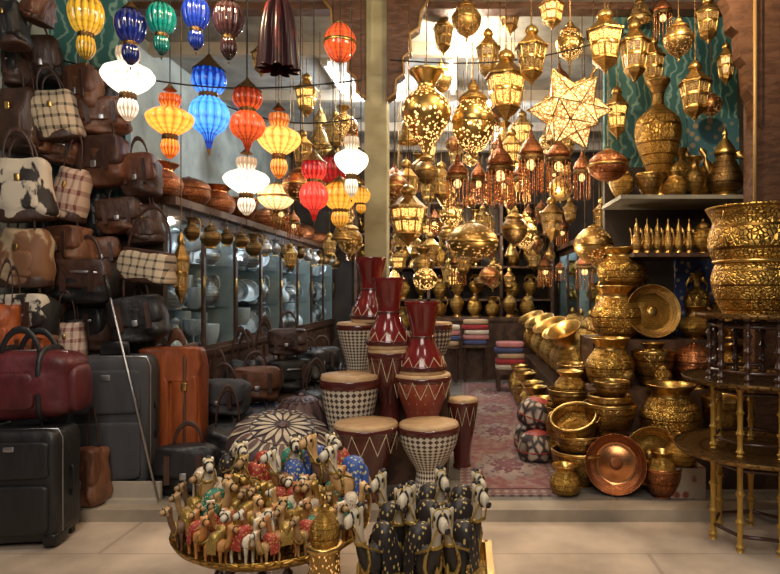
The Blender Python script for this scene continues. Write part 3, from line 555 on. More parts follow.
for i,(x,k,h) in enumerate([(1.08,'vase',.3),(1.5,'urn',.38),(1.66,'jar',.3)]):
    place(k,'brass_'+k,['slim vase behind the lidded jar on upper shelf','two handled urn behind the coffee pot on upper shelf','lidded jar behind the coffee pot near carved post'][i],'vessel',(x,4.3,1.70),(.08,.08,h))
stand('dallah','coffee_pot','green and gold coffee pot on upper shelf by carved post','coffee pot',702,128,748,YS,1.70,mats={'body':brassdk})
solo('painted_cloth',MB().box(P(688,0,4.4).x,P(750,0,4.4).x,4.41,4.44,1.70,P(0,118,4.4).z),greenCl,'blue green patterned cloth hung behind the coffee pot','cloth')
for i in range(6):
    x=630+i*10.5; stand('dallah','coffee_pot','tiny brass coffee pot in the row on lower shelf','coffee pot',x,218,x+13,4.0,1.335,group='tiny coffee pots on the lower shelf')
stand('jar','lidded_jar','brass lidded jar at right end of lower shelf','jar',692,218,714,4.02,1.335)
solo('embroidered_cloth',MB().box(P(676,0,4.4).x,P(716,0,4.4).x,4.41,4.44,.78,1.31),blueCl,'dark blue embroidered cloth hung under the lower shelf','cloth')
stand('potbelly','brass_pot','large round brass pot at left end of highest step','pot',592,286,642,4.14,.78)
place('potbelly','engraved_pot','engraved brass pot stacked on the large round pot','pot',(P(622,0,4.14).x,4.14,H-(286-CY)/F*4.14),(.165,.165,.25))
l=P(653,0,4.03); place('plate','brass_platter','large round brass platter leaning upright on highest step','platter',(l.x,4.06,.78+.175),(.175,.175,.05),(R(78),0,0))
stand('jug','brass_jug','round brass jug right of the upright brass platter','jug',678,306,712,4.1,.78)
stand('vase','brass_vase','brass vase on highest step behind the stacked tables','vase',714,296,746,4.1,.78)
for i,(x,k,h) in enumerate([(1.0,'urn',.42),(1.22,'vase',.4),(1.62,'urn',.44),(1.8,'jar',.36)]):
    place(k,'brass_'+k,['slim two handled urn behind the platter on highest step','flared vase close to the back wall on highest step','two handled urn at back right of highest step','lidded jar at far right of highest step'][i],'vessel',(x,4.33,.78),(.09,.09,h))
for x0,y0,x1,Y,k,lab in [(586,338,634,3.87,'potbelly','wide brass pot at left end of middle step'),(632,350,674,3.87,'bowl','open brass bowl below the upright platter'),(674,342,714,3.87,'lidpot','brown copper pot with lid on middle step'),(713,344,748,3.87,'potbelly','brass pot on middle step behind the tables')]:
    stand(k,'brass_pot',lab,'pot',x0,y0,x1,Y,.5)
l=P(653,0,3.87); place('potbelly','brass_pot','small pot nested in the open bowl under the platter','pot',(l.x,3.87,.6),(.09,.09,.17))
for i,(x,k,r,h) in enumerate([(.98,'vase',.05,.16),(1.2,'jar',.055,.17),(1.42,'dallah',.06,.18),(1.56,'vase',.05,.16)]):
    place(k,'small_vessel',['tiny vase at front edge of middle step, leftmost','tiny lidded jar at front edge of middle step','tiny coffee pot at front edge of middle step','tiny vase at front edge of middle step, rightmost'][i],'vessel',(x,3.77,.5),(r,r,h))
for x0,y0,x1,Y,k,lab in [(584,402,636,3.56,'bowl','polished brass bowl on lowest step left of the rounder pot'),(640,384,700,3.56,'potbelly','large rounded brass pot without lid on the lowest step'),(702,396,742,3.57,'bowl','brass bowl on lowest step half behind the tables')]:
    stand(k,'brass_pot',lab,'pot',x0,y0,x1,Y,.25)
l=P(610,0,3.56); place('bowl','brass_bowl','smaller brass bowl nested in bowl on lowest step','bowl',(l.x,3.56,.36),(.125,.125,.14)); place('bowl','brass_bowl','topmost little bowl of the nested bowls on lowest step','bowl',(l.x+.01,3.56,.46),(.1,.1,.12))
place('plate','copper_tray','round copper tray leaning upright at aisle floor','tray',(P(618,0,3.33).x,3.37,.16),(.16,.16,.06),(R(82),0,R(-16)),mats={'dish':copperp,'rim':copper,'boss':copper})
place('bowl','copper_bowl','copper bowl standing upright right of the round copper tray','bowl',(P(661,0,3.33).x,3.31,0),(.1,.1,.16),mats={'body':copper,'rim':copperp,'foot':copper})
place('potbelly','brass_pot','small round brass pot sitting in the upright copper bowl','pot',(P(661,0,3.33).x,3.31,.08),(.075,.075,.16))
place('plate','brass_tray','flat brass tray standing behind the upright copper bowl','tray',(P(652,0,3.4).x,3.41,.19),(.16,.16,.05),(R(82),0,R(-6)))
place('potbelly','brass_pot','round brass pot on the small painted box','pot',(1.16,3.325,.16),(.085,.085,.16))
place('potbelly','brass_pot','small round pot on floor at foot of stacked bowls','pot',(.54,3.34,.0),(.085,.085,.16))
place('bowl','brass_bowl','deep brass bowl on floor left of round copper tray','bowl',(P(578,0,3.55).x,3.52,0),(.155,.155,.2))
place('bowl','brass_bowl','brass bowl stacked in the deep floor bowl left of tray','bowl',(P(579,0,3.55).x,3.52,.12),(.135,.135,.17))
place('pan','brass_pan','brass pan tipped in the stacked floor bowls','pan',(P(577,0,3.5).x,3.52,.3),(.13,.13,.11),(R(28),0,R(-30)),mats={'body':brasseng,'rim':brassp})
stand('planter','brass_planter','engraved brass planter on floor behind the stacked floor bowls','planter',546,406,594,3.9,0)
l=P(570,0,3.9); place('bowl','brass_bowl','brass bowl set on the floor planter','bowl',(l.x,3.9,.35),(.14,.14,.13)); place('potbelly','brass_pot','round pot set in the bowl on the floor planter','pot',(l.x,3.9,.42),(.1,.1,.17))
stand('bowl','brass_bowl','low brass bowl behind the floor planter','bowl',552,414,600,4.22,.0)
l=P(576,0,4.22); place('bowl','brass_bowl','brass bowl stacked in the low bowl behind the planter','bowl',(l.x,4.22,.12),(.13,.13,.15)); place('potbelly','brass_pot','round pot on the stacked bowls behind the planter','pot',(l.x,4.22,.22),(.13,.13,.26)); place('bowl','brass_bowl','bowl balanced on the pot behind the planter','bowl',(l.x,4.22,.48),(.13,.13,.12))
for i,(y,h) in enumerate([(4.62,.5),(4.92,.47),(5.24,.5),(5.58,.47),(5.94,.5),(6.32,.47),(6.72,.5),(7.1,.47)]):
    place('vase','brass_vase','tall brass vase tilted towards the aisle, '+nth[i]+' along the bench','vase',(.9,y,.38),(.155,.155,h),(R(18),R(-24),0),group='tall vases along the right bench',mats={'body':brasseng})
for i,y in enumerate((4.75,5.1,5.45,5.85,6.3,6.8)):
    place('jar','brass_jar','big lidded brass jar on the bench behind tilted vases','jar',(1.18,y,.35),(.15,.15,.56),group='big jars on the right bench')
for i,(y,k) in enumerate([(4.54,'potbelly'),(4.8,'bowl'),(5.06,'potbelly'),(5.32,'potbelly'),(5.6,'bowl'),(5.88,'potbelly'),(6.18,'jug'),(6.5,'potbelly')]):
    place(k,'floor_pot',{'bowl':'brass bowl','potbelly':'rounded brass pot','jug':'brass jug'}[k]+' standing on floor along the bench front, '+nth[i]+' from camera','pot',(.575,y,0.012),(.12,.12,.3 if k!='bowl' else .22),group='pots on the floor along the bench')
for i,(x,y,z) in enumerate([(.46,3.98,0),(.45,4.27,0),(.45,4.12,.19)]):
    place('smallpouf','patterned_pouf',['small cream and brown patterned pouf nearest the camera','small patterned pouf second along aisle','small patterned pouf stacked on two others'][i],'pouf',(x,y,z+.012),(.12,.12,.19),(R(8)*i,0,i*.7),group='patterned poufs beside the rug')
# ================================================================== TABLE STACK
sp=[(.9,0),(.6,.04),(1,.08),(.6,.13),(.5,.2),(1,.26),(.6,.31),(.5,.45),(1,.5),(.5,.55),(.6,.69),(1,.74),(.5,.8),(.6,.87),(1,.92),(.6,.96),(.8,1)]
bam=[(.9,0),(.6,.03),(1.2,.06),(.7,.09),(.75,.28),(1.2,.32),(.7,.36),(.75,.58),(1.2,.62),(.7,.66),(.75,.9),(1.2,.94),(.8,1)]
TX,TY=1.35,2.88
def tray_table(label,z0,z1,r,lr,legm,n,lw,pr):
    root=thing('tray_table',label,'table',(TX,TY,z0),group='folding tray tables stacked at right'); h=z1-z0
    new('tray',MB().lathe([(0,h-.006),(r*.92,h-.006),(r*.97,h),(r,h+.01),(r*1.01,h+.008),(r*.98,h-.012),(0,h-.014)],40,sub=1).mesh('tray',brassdk),root)
    for k in range(n):
        a=2*PI*k/n+.35; new('leg',MB().lathe([(p*lw,q*(h-.014)) for p,q in pr],12,Matrix.Translation((lr*math.cos(a),lr*math.sin(a),0)),sub=2).mesh('leg',legm),root)
    for z in(.16,.84): new('stretcher_ring',MB().tube([(lr*math.cos(2*PI*k/n+.35),lr*math.sin(2*PI*k/n+.35),h*z) for k in range(n)],.009,6,True).mesh('stretcher_ring',darkW),root)
tray_table('bottom tray table with yellow turned legs standing on the street',ST,.37,.36,.19,yellowW,7,.018,bam)
tray_table('middle tray table stacked on the bottom brass tray',.364,.69,.325,.19,yellowW,7,.017,bam)
tray_table('topmost tray table carrying the big engraved brass planter',.684,.985,.27,.2,darkW,10,.02,sp)
place('planter','brass_planter','big engraved brass planter on top of the table stack','planter',(TX-.0,TY,.979),(.21,.21,.5))
# ================================================================== DRUMS
solo('drum_stand',MB().box(-.49,-.1,3.5,3.78,0,.25),wood,'low front dark wooden step under the goblet drums','display stand')
solo('drum_stand',MB().box(-.8,-.1,3.8,4.2,0,.5),wood,'tall rear dark wooden step under the goblet drums','display stand')
stand('drumc','goblet_drum','mosaic inlaid goblet drum at the back beside the pillar','drum',337,322,380,4.02,.5)
stand('drum','goblet_drum','dark mosaic goblet drum at back right of red drums','drum',420,322,452,4.05,.5,mats={'body':mosaicB})
stand('drumz','goblet_drum','dark red corded drum carrying the middle upturned drum','drum',368,348,411,3.66,.25)
stand('drumc','goblet_drum','cream mosaic goblet drum with tan skin left of the pillar','drum',321,374,379,3.58,0)
stand('drumcz','goblet_drum','red brown goblet drum carrying the right upturned drum','drum',394,373,451,3.62,.25,mats={'body':redband})
stand('drumcz','goblet_drum','dark brown goblet drum in front beside the camel tray','drum',334,422,398,3.28,0)
stand('drum','goblet_drum','white mosaic goblet drum in front at right','drum',399,422,459,3.3,0)
stand('drumcz','goblet_drum','small dark drum on floor at aisle edge behind the white mosaic drum','drum',446,398,478,3.85,0)
def updrum(x0,y0,x1,Y,z,lab): stand('drumup','upturned_drum',lab,'drum',x0,y0,x1,Y,z,group='red lacquered drums standing on their heads')
zt=lambda y,Y:H-(y-CY)/F*Y
updrum(351,259,391,4.02,zt(322,4.02),'rearmost glossy red upturned drum directly before the pillar')
updrum(367,279,411,3.66,zt(348,3.66),'middle glossy red upturned drum, left of the rightmost')
updrum(399,303,446,3.62,zt(373,3.62),'rightmost glossy red upturned drum, lowest of the three')
place('pouf','leather_pouf','dark leather pouf lying beneath the large petal pouf','pouf',(-1.03,3.46,.0),(.25,.25,.2),(0,0,.1),mats={'outer_petals':petP,'inner_petals':petP})
place('pouf','leather_pouf','large round leather pouf with cream petal pattern','pouf',(-1.02,3.42,.19),(.28,.28,.19),(R(20),R(4),.3))
place('pouf','leather_pouf','dark leather pouf behind the large petal pouf','pouf',(-1.08,4.08,0),(.2,.2,.4),(0,0,.6),mats={'outer_petals':petP,'inner_petals':petP})
# ================================================================== CAMEL TRAYS
TC=Vector((-.715,2.32,.2)); dz=.2-ST-.32
t=thing('round_tray','round brass tray on a low stand crowded with small camels','tray',(TC.x,TC.y,ST))
new('tray_top',MB().lathe([(r,z+dz) for r,z in[(0,.305),(.31,.305),(.34,.325),(.355,.35),(.35,.35),(.33,.33),(.3,.32),(0,.32)]],44,sub=1).mesh('tray_top',brasseng),t)
for k in range(6):
    a=2*PI*k/6; new('leg',MB().lathe([(p*.02,q*(.305+dz)) for p,q in sp],10,Matrix.Translation((.2*math.cos(a),.2*math.sin(a),0)),sub=1).mesh('leg',darkW),t)
new('stretcher_ring',MB().ring(.2,.12,.012,24).mesh('stretcher_ring',darkW),t)
cols=[('golden brown',cBrown,cTan),('tan',cTan,cTan),('tan',cTan,cCream),('golden brown',cBrown,cBrown),('dark brown',cDark,cTan),('gilded',cGold,cGold),('cream',cCream,cTan),('golden brown',cBrown,cCream)]
sads=[('gold',clothG)]*4+[('red',clothR),('blue',clothB),('cream',clothC),('green',clothT)]
y=-.295
while y<=.12:
    half=math.sqrt(max(.32**2-y*y,0)); n=max(1,int(2*half/.067))
    for k in range(n):
        x=-half+(k+.5)*2*half/n; cn,c1,c2=random.choice(cols); sn,sm=random.choice(sads); h=random.uniform(.125,.175)+max(0,y+.1)*.25
        place('camel','camel_figurine','small %s camel figurine with %s saddle in the tray crowd'%(cn,sn),'figurine',(TC.x+x+random.uniform(-.01,.01),TC.y+y+random.uniform(-.01,.01),TC.z),(h*.75,h*1.0,h),(0,0,R(random.uniform(-175,-15))),'small camels crowded on the round tray',{'body':[c1,c2],'saddle':sm,'saddle_cloth':sm})
    y+=.068
for i,(x,yy,h,c1,c2,sm,lab) in enumerate([(-.23,.19,.29,cBlack,cCream,clothK,'black camel figurine with cream face at tray back left'),(-.12,.25,.28,cCream,cCream,clothR,'cream camel figurine with red saddle at tray back'),(0,.26,.3,cTan,cCream,clothT,'tan camel figurine with green saddle at tray back'),(.1,.24,.31,cBlue,cCream,clothB,'blue camel figurine at back of round tray'),(.2,.19,.32,cDark,cTan,clothR,'dark brown camel figurine with red saddle at tray back'),(.28,.08,.31,cTan,cCream,clothB,'tall tan camel figurine with blue saddle at tray right'),(-.29,.08,.26,cTan,cCream,clothC,'tan camel figurine with cream saddle at the tray left edge'),(.03,.15,.27,cBrown,cCream,clothB,'brown camel figurine with blue saddle rising from the crowd'),(-.12,.14,.26,cBrown,cTan,clothR,'brown camel figurine with red saddle rising from the crowd')]):
    place('camelbig','camel_figurine',lab,'figurine',(TC.x+x,TC.y+yy,TC.z),(h*.64,h*.82,h),(0,0,R([-50,-130,-70,-40,-150,-130,-60,-140,-100][i])),'larger camels on the round tray',{'body':[c1,c2],'saddle':sm,'saddle_cloth':sm})
tz=.05
t=thing('rectangular_tray','low rectangular gold tray of black and cream camels','tray',(-.13,2.2,ST)); dz=tz-ST-.22
new('tray_top',MB().box(-.23,.22,-.29,.27,.2+dz,.22+dz).mesh('tray_top',brasseng),t)
b=MB(); b.box(-.23,.22,-.30,-.28,.2+dz,.27+dz).box(-.23,.22,.26,.28,.2+dz,.27+dz).box(-.245,-.22,-.3,.28,.2+dz,.27+dz).box(.21,.235,-.3,.28,.2+dz,.27+dz); new('raised_rim',b.mesh('raised_rim',brassp),t)
for x in(-.18,.18):
    for yy in(-.24,.22): new('leg',MB().lathe([(p*.022,q*(.2+dz)) for p,q in sp],10,Matrix.Translation((x,yy,0)),sub=1).mesh('leg',yellowW),t)
bc=[(-.27,2.03,.35,-140,'front left'),(-.14,2.0,.36,-55,'front centre'),(-.01,2.04,.35,-120,'front right'),(-.26,2.2,.36,-65,'middle left'),(-.13,2.17,.38,-125,'middle centre'),(-.01,2.21,.37,-55,'middle right'),(-.25,2.38,.36,-130,'back left'),(-.13,2.36,.38,-65,'back centre'),(-.01,2.39,.36,-55,'back right')]
for x,yy,h,a,lab in bc:
    place('camelbig','camel_figurine','large black camel figurine with cream face and gold trim, %s of gold tray'%lab,'figurine',(x,yy,tz),(h*.52,h*.64,h),(0,0,R(a)),'black camels on the gold tray',{'body':[cBlack,cIvory],'saddle':clothK,'saddle_cloth':clothK})
vdef('floor_lantern',[('base',[(0,0),(1,0),(1,.03),(.6,.06),(.35,.11),(.5,.15),(.35,.2),(.5,.3),(.8,.38),(.6,.4)],brass),('shade',[(.6,.4),(.95,.43),(1,.47),(.92,.6),(.9,.66)],perfdim),('gallery',[(.9,.655),(1.12,.665),(1.12,.69),(.85,.7)],brassp),('roof',[(.85,.7),(.95,.75),(.85,.81),(.5,.86),(.22,.89)],brasseng),('finial',[(.22,.885),(.3,.91),(.12,.93),(.2,.95),(.06,.98),(.02,1)],brassp)])
place('floor_lantern','floor_lantern','tall perforated brass lantern standing between the two camel trays','lantern',(P(325,0,1.93).x,1.93,ST),(.05,.05,.455-ST+.02))
# ================================================================== LEFT LUGGAGE
bi=0
def bag(key,name,label,x0,y0,x1,y1,Y,m1,m2=None,d=.07,rz=0,ry=0,extra=None):
    global bi
    k=key if key=='shoulder' else key+str(bi%3); bi+=1
    l=P((x0+x1)/2,y1,Y); mats={'body':m1,'front_pocket':m1,'flap':m2 or m1}
    if extra: mats.update(extra)
    return place(k,name,label,'bag',l,(S(x1-x0,Y)/2,d,S(y1-y0,Y)),(0,R(ry),R(rz)),'bags hung on the left wall',mats)
B_=[('tote','small black handbag in the top left corner',0,-2,28,48,3.3,lBlack,None),
('tote','narrow brown purse high up beside the corner handbag',27,-10,48,24,3.36,lBrown,None),
('satchel','brown leather satchel hung high below the yellow lamp',72,62,105,116,3.66,lMid,lBrown),
('tote','upper beige and black plaid handbag',41,86,82,142,3.5,plaid,None),
('tote','reddish plaid handbag below the upper plaid one',50,162,82,222,3.52,plaid2,None),
('satchel','wide dark brown satchel right of the plaid handbags',80,132,132,188,3.64,lBrown,lDark),
('tote','cream handbag with black patches and long strap',2,152,53,222,3.28,cow,None),
('tote','tan handbag with brown patches below the cream one',0,222,50,288,3.28,cowB,None),
('satchel','mid brown suede satchel beside the tan handbag',50,222,92,266,3.5,lMid,lBrown),
('satchel','small dark brown satchel left of the hanging pots',104,195,146,234,3.68,lBrown,lDark),
('shoulder','plaid shoulder bag with brown strap above the black satchel',117,243,173,283,3.56,plaid,None),
('satchel','shiny black satchel under the plaid shoulder bag',118,290,169,342,3.52,lBlack,lBlack),
('satchel','black and white patched satchel above the maroon duffel',4,288,57,344,3.26,lBlack,cow),
('satchel','black slouchy satchel with brown flap',60,254,116,304,3.46,lBlack,lDark),
('tote','narrow rust leather bag at left edge',-12,298,17,362,3.14,lRust,None),
('tote','dark brown handbag behind the cream handbag strap',0,82,42,152,3.45,lDark,None),
('satchel','dark satchel behind the grey suitcase top',62,302,120,352,3.6,lDark,lBlack),
('satchel','small brown satchel above the wide dark one',84,96,130,136,3.7,lMid,lBrown),
('satchel','dark brown roll bag under the copper pots',126,150,162,198,3.7,lDark,lBrown),
('satchel','black satchel at bottom of wall beside orange case',128,345,165,400,3.68,lBlack,lDark),
('tote','black shopper squeezed between plaid handbag and tan handbag',78,188,112,246,3.72,lBlack,None),
('satchel','dark brown clutch hung just left of the plaid shoulder bag',88,234,124,272,3.66,lDark,lBrown),
('tote','brown tote deep behind the black slouchy satchel',46,262,74,330,3.62,lBrown,None),
('tote','grey plaid purse low beside the black and white satchel',52,318,84,362,3.42,plaid2,None),
('satchel','black purse under the top corner handbags',30,34,66,88,3.6,lBlack,lDark),
('satchel','brown pouch between the plaid handbags',46,136,80,166,3.6,lBrown,lMid),
('tote','small black tote directly under the shiny black satchel',138,318,170,372,3.66,lBlack,None),
('satchel','small tan satchel tucked above the cream handbag',24,122,52,154,3.5,lTan,lMid),
('tote','little dark tote between wide satchel and shoulder bag',132,200,164,244,3.72,lDark,None),
('satchel','small rust satchel right of the narrow rust bag',20,330,52,364,3.2,lMid,lRust),
('tote','black tote behind the small brown satchel at teal wall',96,84,124,126,3.74,lBlack,None),
('satchel','black satchel deep behind the dark brown handbag',-6,52,34,90,3.5,lDark,lBlack)]
for k,lab,x0,y0,x1,y1,Y,m1,m2 in B_:
    bag(k,{'tote':'handbag','satchel':'satchel','shoulder':'shoulder_bag'}[k],lab,x0,y0,x1,y1,Y,m1,m2,.08,rz=random.uniform(-18,26),ry=random.uniform(-10,10))
for i,(z,Y) in enumerate([(2.25,3.76),(1.75,3.77),(1.3,3.77)]):
    solo('hook_rail',MB().tube([(-2.5,Y,z),(-2.1 if z>1.6 else -1.9,Y,z)],.012,8),silver,['top','middle','lowest'][i]+' metal rail behind the bags on left wall','rail')
place('suitcase','black_suitcase','small black wheeled suitcase at front left on street','suitcase',(P(33,0,2.92).x,2.88,ST),(.19,.12,.54),(0,0,R(6)),'wheeled suitcases',{'shell':lBlack,'front_pocket':lBlack,'upper_pocket':lBlack})
place('suitcase','grey_suitcase','large charcoal wheeled suitcase standing on shop floor','suitcase',(P(111,0,3.34).x,3.38,0),(.2,.12,.76),(0,0,R(10)),'wheeled suitcases')
place('duffel','duffel_bag','maroon duffel bag lying on the small black suitcase','bag',(P(40,0,3.0).x,2.93,.495),(.23,.13,.34),(0,0,R(8)))
place('softcase','leather_case','orange brown leather case right of the grey suitcase','case',(P(175,0,3.64).x,3.66,.0),(.165,.1,.78),(0,0,R(6)))
place('satchel0','black_backpack','black bag on floor before the orange leather case','bag',(P(190,0,3.4).x,3.38,0),(.16,.09,.3),(0,0,R(10)),None,{'body':lBlack,'flap':lBlack})
t=thing('hook_pole','slim silver pole leaning beside the grey suitcase','pole',P(158,500,3.2))
d=P(105,275,3.24)-P(158,500,3.2); new('shaft',MB().tube([(0,0,0),d],.006,8).mesh('shaft',silver),t); new('grip',MB().tube([d*.9,d],.011,8).mesh('grip',blackp),t)
solo('white_board',MB().box(P(95,0,3.2).x,P(158,0,3.2).x,3.225,3.245,0,.1).box(P(95,0,3.2).x,P(158,0,3.2).x,3.19,3.225,0,.02),whiteP,'pale flat board on the step before the grey suitcase','board')
place('satchel2','brown_bag','brown leather bag with straps between the two wheeled suitcases','bag',(P(84,0,3.1).x,3.17,0),(.07,.07,.34),(0,0,R(-10)),None,{'body':lMid,'flap':lBrown})
rows=[('black duffel on floor nearest the petal pouf',-1.52,3.98,0,.2,.3,'duffel',lBlack),('navy duffel on floor behind the nearest black duffel',-1.52,4.5,0,.2,.3,'duffel',lNavy),('dark brown duffel in middle of left floor pile',-1.42,4.98,0,.2,.3,'duffel',lDark),('black satchel standing in left floor pile',-1.03,4.78,0,.14,.34,'satchel',lBlack),('tan satchel in the left floor pile',-1.0,5.2,0,.16,.32,'satchel',lTan),('black duffel fourth along the left floor',-1.42,5.5,0,.2,.3,'duffel',lBlack),('brown satchel stacked on the navy duffel',-1.52,4.5,.3,.17,.28,'satchel',lBrown),('black satchel stacked on the dark brown duffel',-1.42,4.98,.3,.17,.28,'satchel',lBlack),('mid brown duffel on floor farther down',-1.4,6.05,0,.2,.3,'duffel',lMid),('black tote stacked on the fourth duffel',-1.42,5.5,.3,.17,.3,'tote',lBlack),('dark tote on floor near the far end',-1.05,5.75,0,.16,.34,'tote',lDark),('black tote on floor at far end of pile',-1.35,6.7,0,.18,.36,'tote',lBlack),('grey black satchel stacked on nearest duffel',-1.55,3.98,.3,.16,.26,'satchel',lGrey),('black tote on floor behind the dark leather pouf',-1.08,4.46,0,.15,.42,'tote',lBlack),('dark brown satchel on top of the pile at its middle',-1.42,4.98,.58,.15,.24,'satchel',lDark),('black satchel on top of the pile farther back',-1.4,6.05,.3,.17,.28,'satchel',lBlack),('brown satchel leaning on cabinets between navy and nearest duffel',-1.68,4.24,0,.13,.5,'satchel',lBrown),
('black slumped tote left of the petal pouf',-1.4,3.66,0,.13,.34,'tote',lBlack),('black slumped tote leaning on cabinets behind the navy duffel',-1.7,4.76,0,.14,.62,'tote',lBlack),('dark slumped tote leaning on cabinets farther along',-1.7,5.26,0,.14,.6,'tote',lDark),('black slumped tote between tan satchel and far end',-1.04,6.2,0,.16,.4,'tote',lBlack)]
for i,(lab,x,y,z,w,h,k,m) in enumerate(rows):
    place(k if k=='duffel' else k+str(i%3),{'duffel':'duffel_bag','satchel':'satchel','tote':'tote_bag'}[k],lab,'bag',(x,y,z),(w,.12,h),(0,0,R(random.uniform(-15,30))),'dark bags piled along the left floor',{'body':m,'front_pocket':m,'flap':m,'end_pocket':m})
# ================================================================== GLASS LAMPS
GL=[('glassC',70,-14,102,66,3.3,dYellow,'yellow ribbed glass lamp, leftmost of the top row'),
('glassC',116,2,145,70,3.3,dCobalt,'dark cobalt glass lamp hanging above the white lit one'),
('glassC',148,-4,175,60,3.3,dTeal,'teal green glass lamp in the top row'),
('glassC',183,-10,209,55,3.3,dBlue,'unlit bright blue glass lamp in the top row'),
('glassC',214,-6,243,65,3.3,dPlum,'dark plum glass lamp in the top row'),
('drape',258,-12,299,70,3.3,None,'dark burgundy satin drape hung in the top row'),
('glassA',104,36,152,127,3.55,gWhite,'glowing white glass lamp at far left'),
('glassA',148,84,192,164,3.5,gOrange,'glowing orange glass lamp right of the far left white lamp'),
('glassB',190,54,228,156,3.75,gBlue,'glowing two tier blue glass lamp'),
('glassB',231,78,264,157,3.5,gRust,'dim rust red glass lamp right of the blue lit lamp'),
('glassA',258,103,300,184,3.75,gAmber,'glowing amber glass lamp right of the rust lamp'),
('glassA',225,148,268,220,3.95,gWhite,'glowing white glass lamp, lowest of the white ones'),
('glassB',300,150,328,226,3.5,gRed,'glowing red glass lamp left of the pillar'),
('glassA',335,127,368,202,3.3,gWhite,'glowing white glass lamp beside the pillar'),
('glassC',324,176,356,232,3.65,gGold,'gold yellow glass lamp below the red lamps'),
('glassC',319,150,347,206,4.08,dRed,'dark red glass lamp behind the white one by pillar'),
('glassC',352,184,370,216,3.9,gGold,'little gold lamp beside pillar'),
('ball',258,182,294,212,4.15,gCream,'small round cream lit lamp below the amber lamp'),
('ball',283,166,318,204,4.0,perfc,'round brown mosaic ball lamp under the amber lamp'),
('ball',324,20,356,66,3.85,gRust,'amber ball lamp beside the left wooden bracket')]
for k,x0,y0,x1,y1,Y,m,lab in GL:
    hang(k,{'ball':'ball_lamp','drape':'satin_drape'}.get(k,'glass_lamp'),lab,'drape' if k=='drape' else 'lamp',x0,y0,x1,y1,Y,{'glass_shade':m,'shade':m} if m else None,'coloured lamps hanging at left' if k!='drape' else None,False)
# ================================================================== BRASS LAMPS
BL=[('teardrop',402,68,451,162,3.6,None,'large vase shaped pierced brass lamp right of the pillar'),('egglamp',452,78,494,164,3.7,None,'egg shaped pierced brass lamp beside the vase shaped one'),
('hexlit',484,46,528,124,3.9,None,'lit six sided brass lantern left of the star'),('hexdull',514,22,549,86,3.65,None,'dim six sided lantern above the star lamp left'),('hexdull',475,26,501,82,4.25,None,'narrow dim lantern above the egg shaped lamp'),
('hexlit',584,6,626,74,3.6,None,'brightly lit six sided lantern above the star right'),('hexdull',618,16,651,84,3.9,None,'dim lantern between the bright lantern and tall urn'),
('fringe',444,154,471,208,4.0,None,'bead fringed copper lamp, leftmost of the fringed row'),('fringe',484,139,516,206,4.3,None,'bead fringed copper lamp, largest of the fringed row'),('fringe',516,129,546,194,4.0,None,'bead fringed copper lamp left below the star'),('fringe',544,134,573,193,4.15,None,'bead fringed copper lamp right below the star'),('fringe',469,160,488,204,4.6,None,'smallest bead fringed copper lamp'),
('hexlit',389,182,428,247,4.1,None,'six sided lantern low beside the pillar'),('egglamp',664,16,693,62,3.5,perfdim,'small round brass lamp near the carved bracket'),('hexdull',678,58,712,122,3.7,None,'large dim six sided lantern right of the tall urn'),
('hexdull',432,10,455,56,4.6,None,'small dim lantern right of the arched bracket'),('egglamp',452,-4,481,42,4.2,perfdim,'pierced lamp high above the egg shaped lamp'),('hexdull',498,-8,522,36,4.5,None,'dim lantern at top centre'),('hexlit',538,-10,566,30,4.0,None,'lit lantern at top above the star'),('egglamp',556,20,584,66,4.2,None,'round pierced lamp just behind the star point'),('hexdull',640,34,666,92,4.2,None,'dim lantern behind the tall urn'),('bell',398,104,420,146,5.0,None,'little bell lamp behind the vase shaped lamp'),
('ball',446,220,498,264,5.0,perfdim,'wide pierced brass ball lamp over the aisle'),('ball',574,224,613,266,4.25,perfdim,'pierced brass ball lamp beside right cabinets'),('ball',588,148,628,184,3.8,copper,'round copper lamp left of the upper shelf'),
('hexdull',694,-6,722,44,3.8,None,'dim lantern high beside the carved right frame'),('hexlit',604,84,630,140,4.2,None,'lit lantern just left of the tall urn'),('egglamp',430,60,452,98,4.9,perfdim,'pierced lamp between vase shaped lamp and top lantern'),
('fringe',652,-6,674,38,4.1,None,'small fringed lamp high over the tall urn'),('bell',628,-4,652,22,4.25,None,'small bell lamp at the top over the right shelf'),('hexdull',716,40,736,86,4.1,None,'narrow dim lantern next to the right carved bracket'),('ball',700,92,722,118,4.15,perfc,'small copper ball lamp above the coffee pot'),('fringe',572,150,592,200,4.5,None,'small fringed lamp below the star right point'),('hexdull',592,196,612,234,4.7,None,'small lantern under the round copper lamp')]
for k,x0,y0,x1,y1,Y,m,lab in BL:
    hang(k,{'teardrop':'vase_lamp','egglamp':'pierced_lamp','hexlit':'lantern','hexdull':'lantern','fringe':'fringed_lamp','ball':'ball_lamp','bell':'bell_lamp'}[k],lab,'lamp',x0,y0,x1,y1,Y,{'shade':m} if m else None,'brass lamps hanging at right')
c=P(570,110,3.3); rr=S(43,3.3)
r_=place('star','star_lamp','glowing many pointed star lamp of pierced pale metal','lamp',c,(rr,rr,rr),(.35,.5,.25),'brass lamps hanging at right')
o=new('chain',CHAIN,r_); 
o.matrix_parent_inverse=Matrix.LocRotScale(c,Euler((.35,.5,.25)),Vector((rr,rr,rr))).inverted(); o.location=c+Vector((0,0,rr*.7)); o.scale=(.004,.004,CEIL-c.z-rr*.7)
kinds=[('hexdull','lantern','dim six sided brass lantern'),('ball','ball_lamp','small pierced brass ball lamp'),('egglamp','pierced_lamp','small pierced oval brass lamp'),('teardrop','vase_lamp','small vase shaped brass lamp'),('fringe','fringed_lamp','small bead fringed lamp'),('fringe','fringed_lamp','small bead fringed lamp'),('hexdull','lantern','dim six sided brass lantern'),('bell','bell_lamp','small bell shaped pierced lamp'),('hexlit','lantern','softly lit six sided lantern')]
used=[]
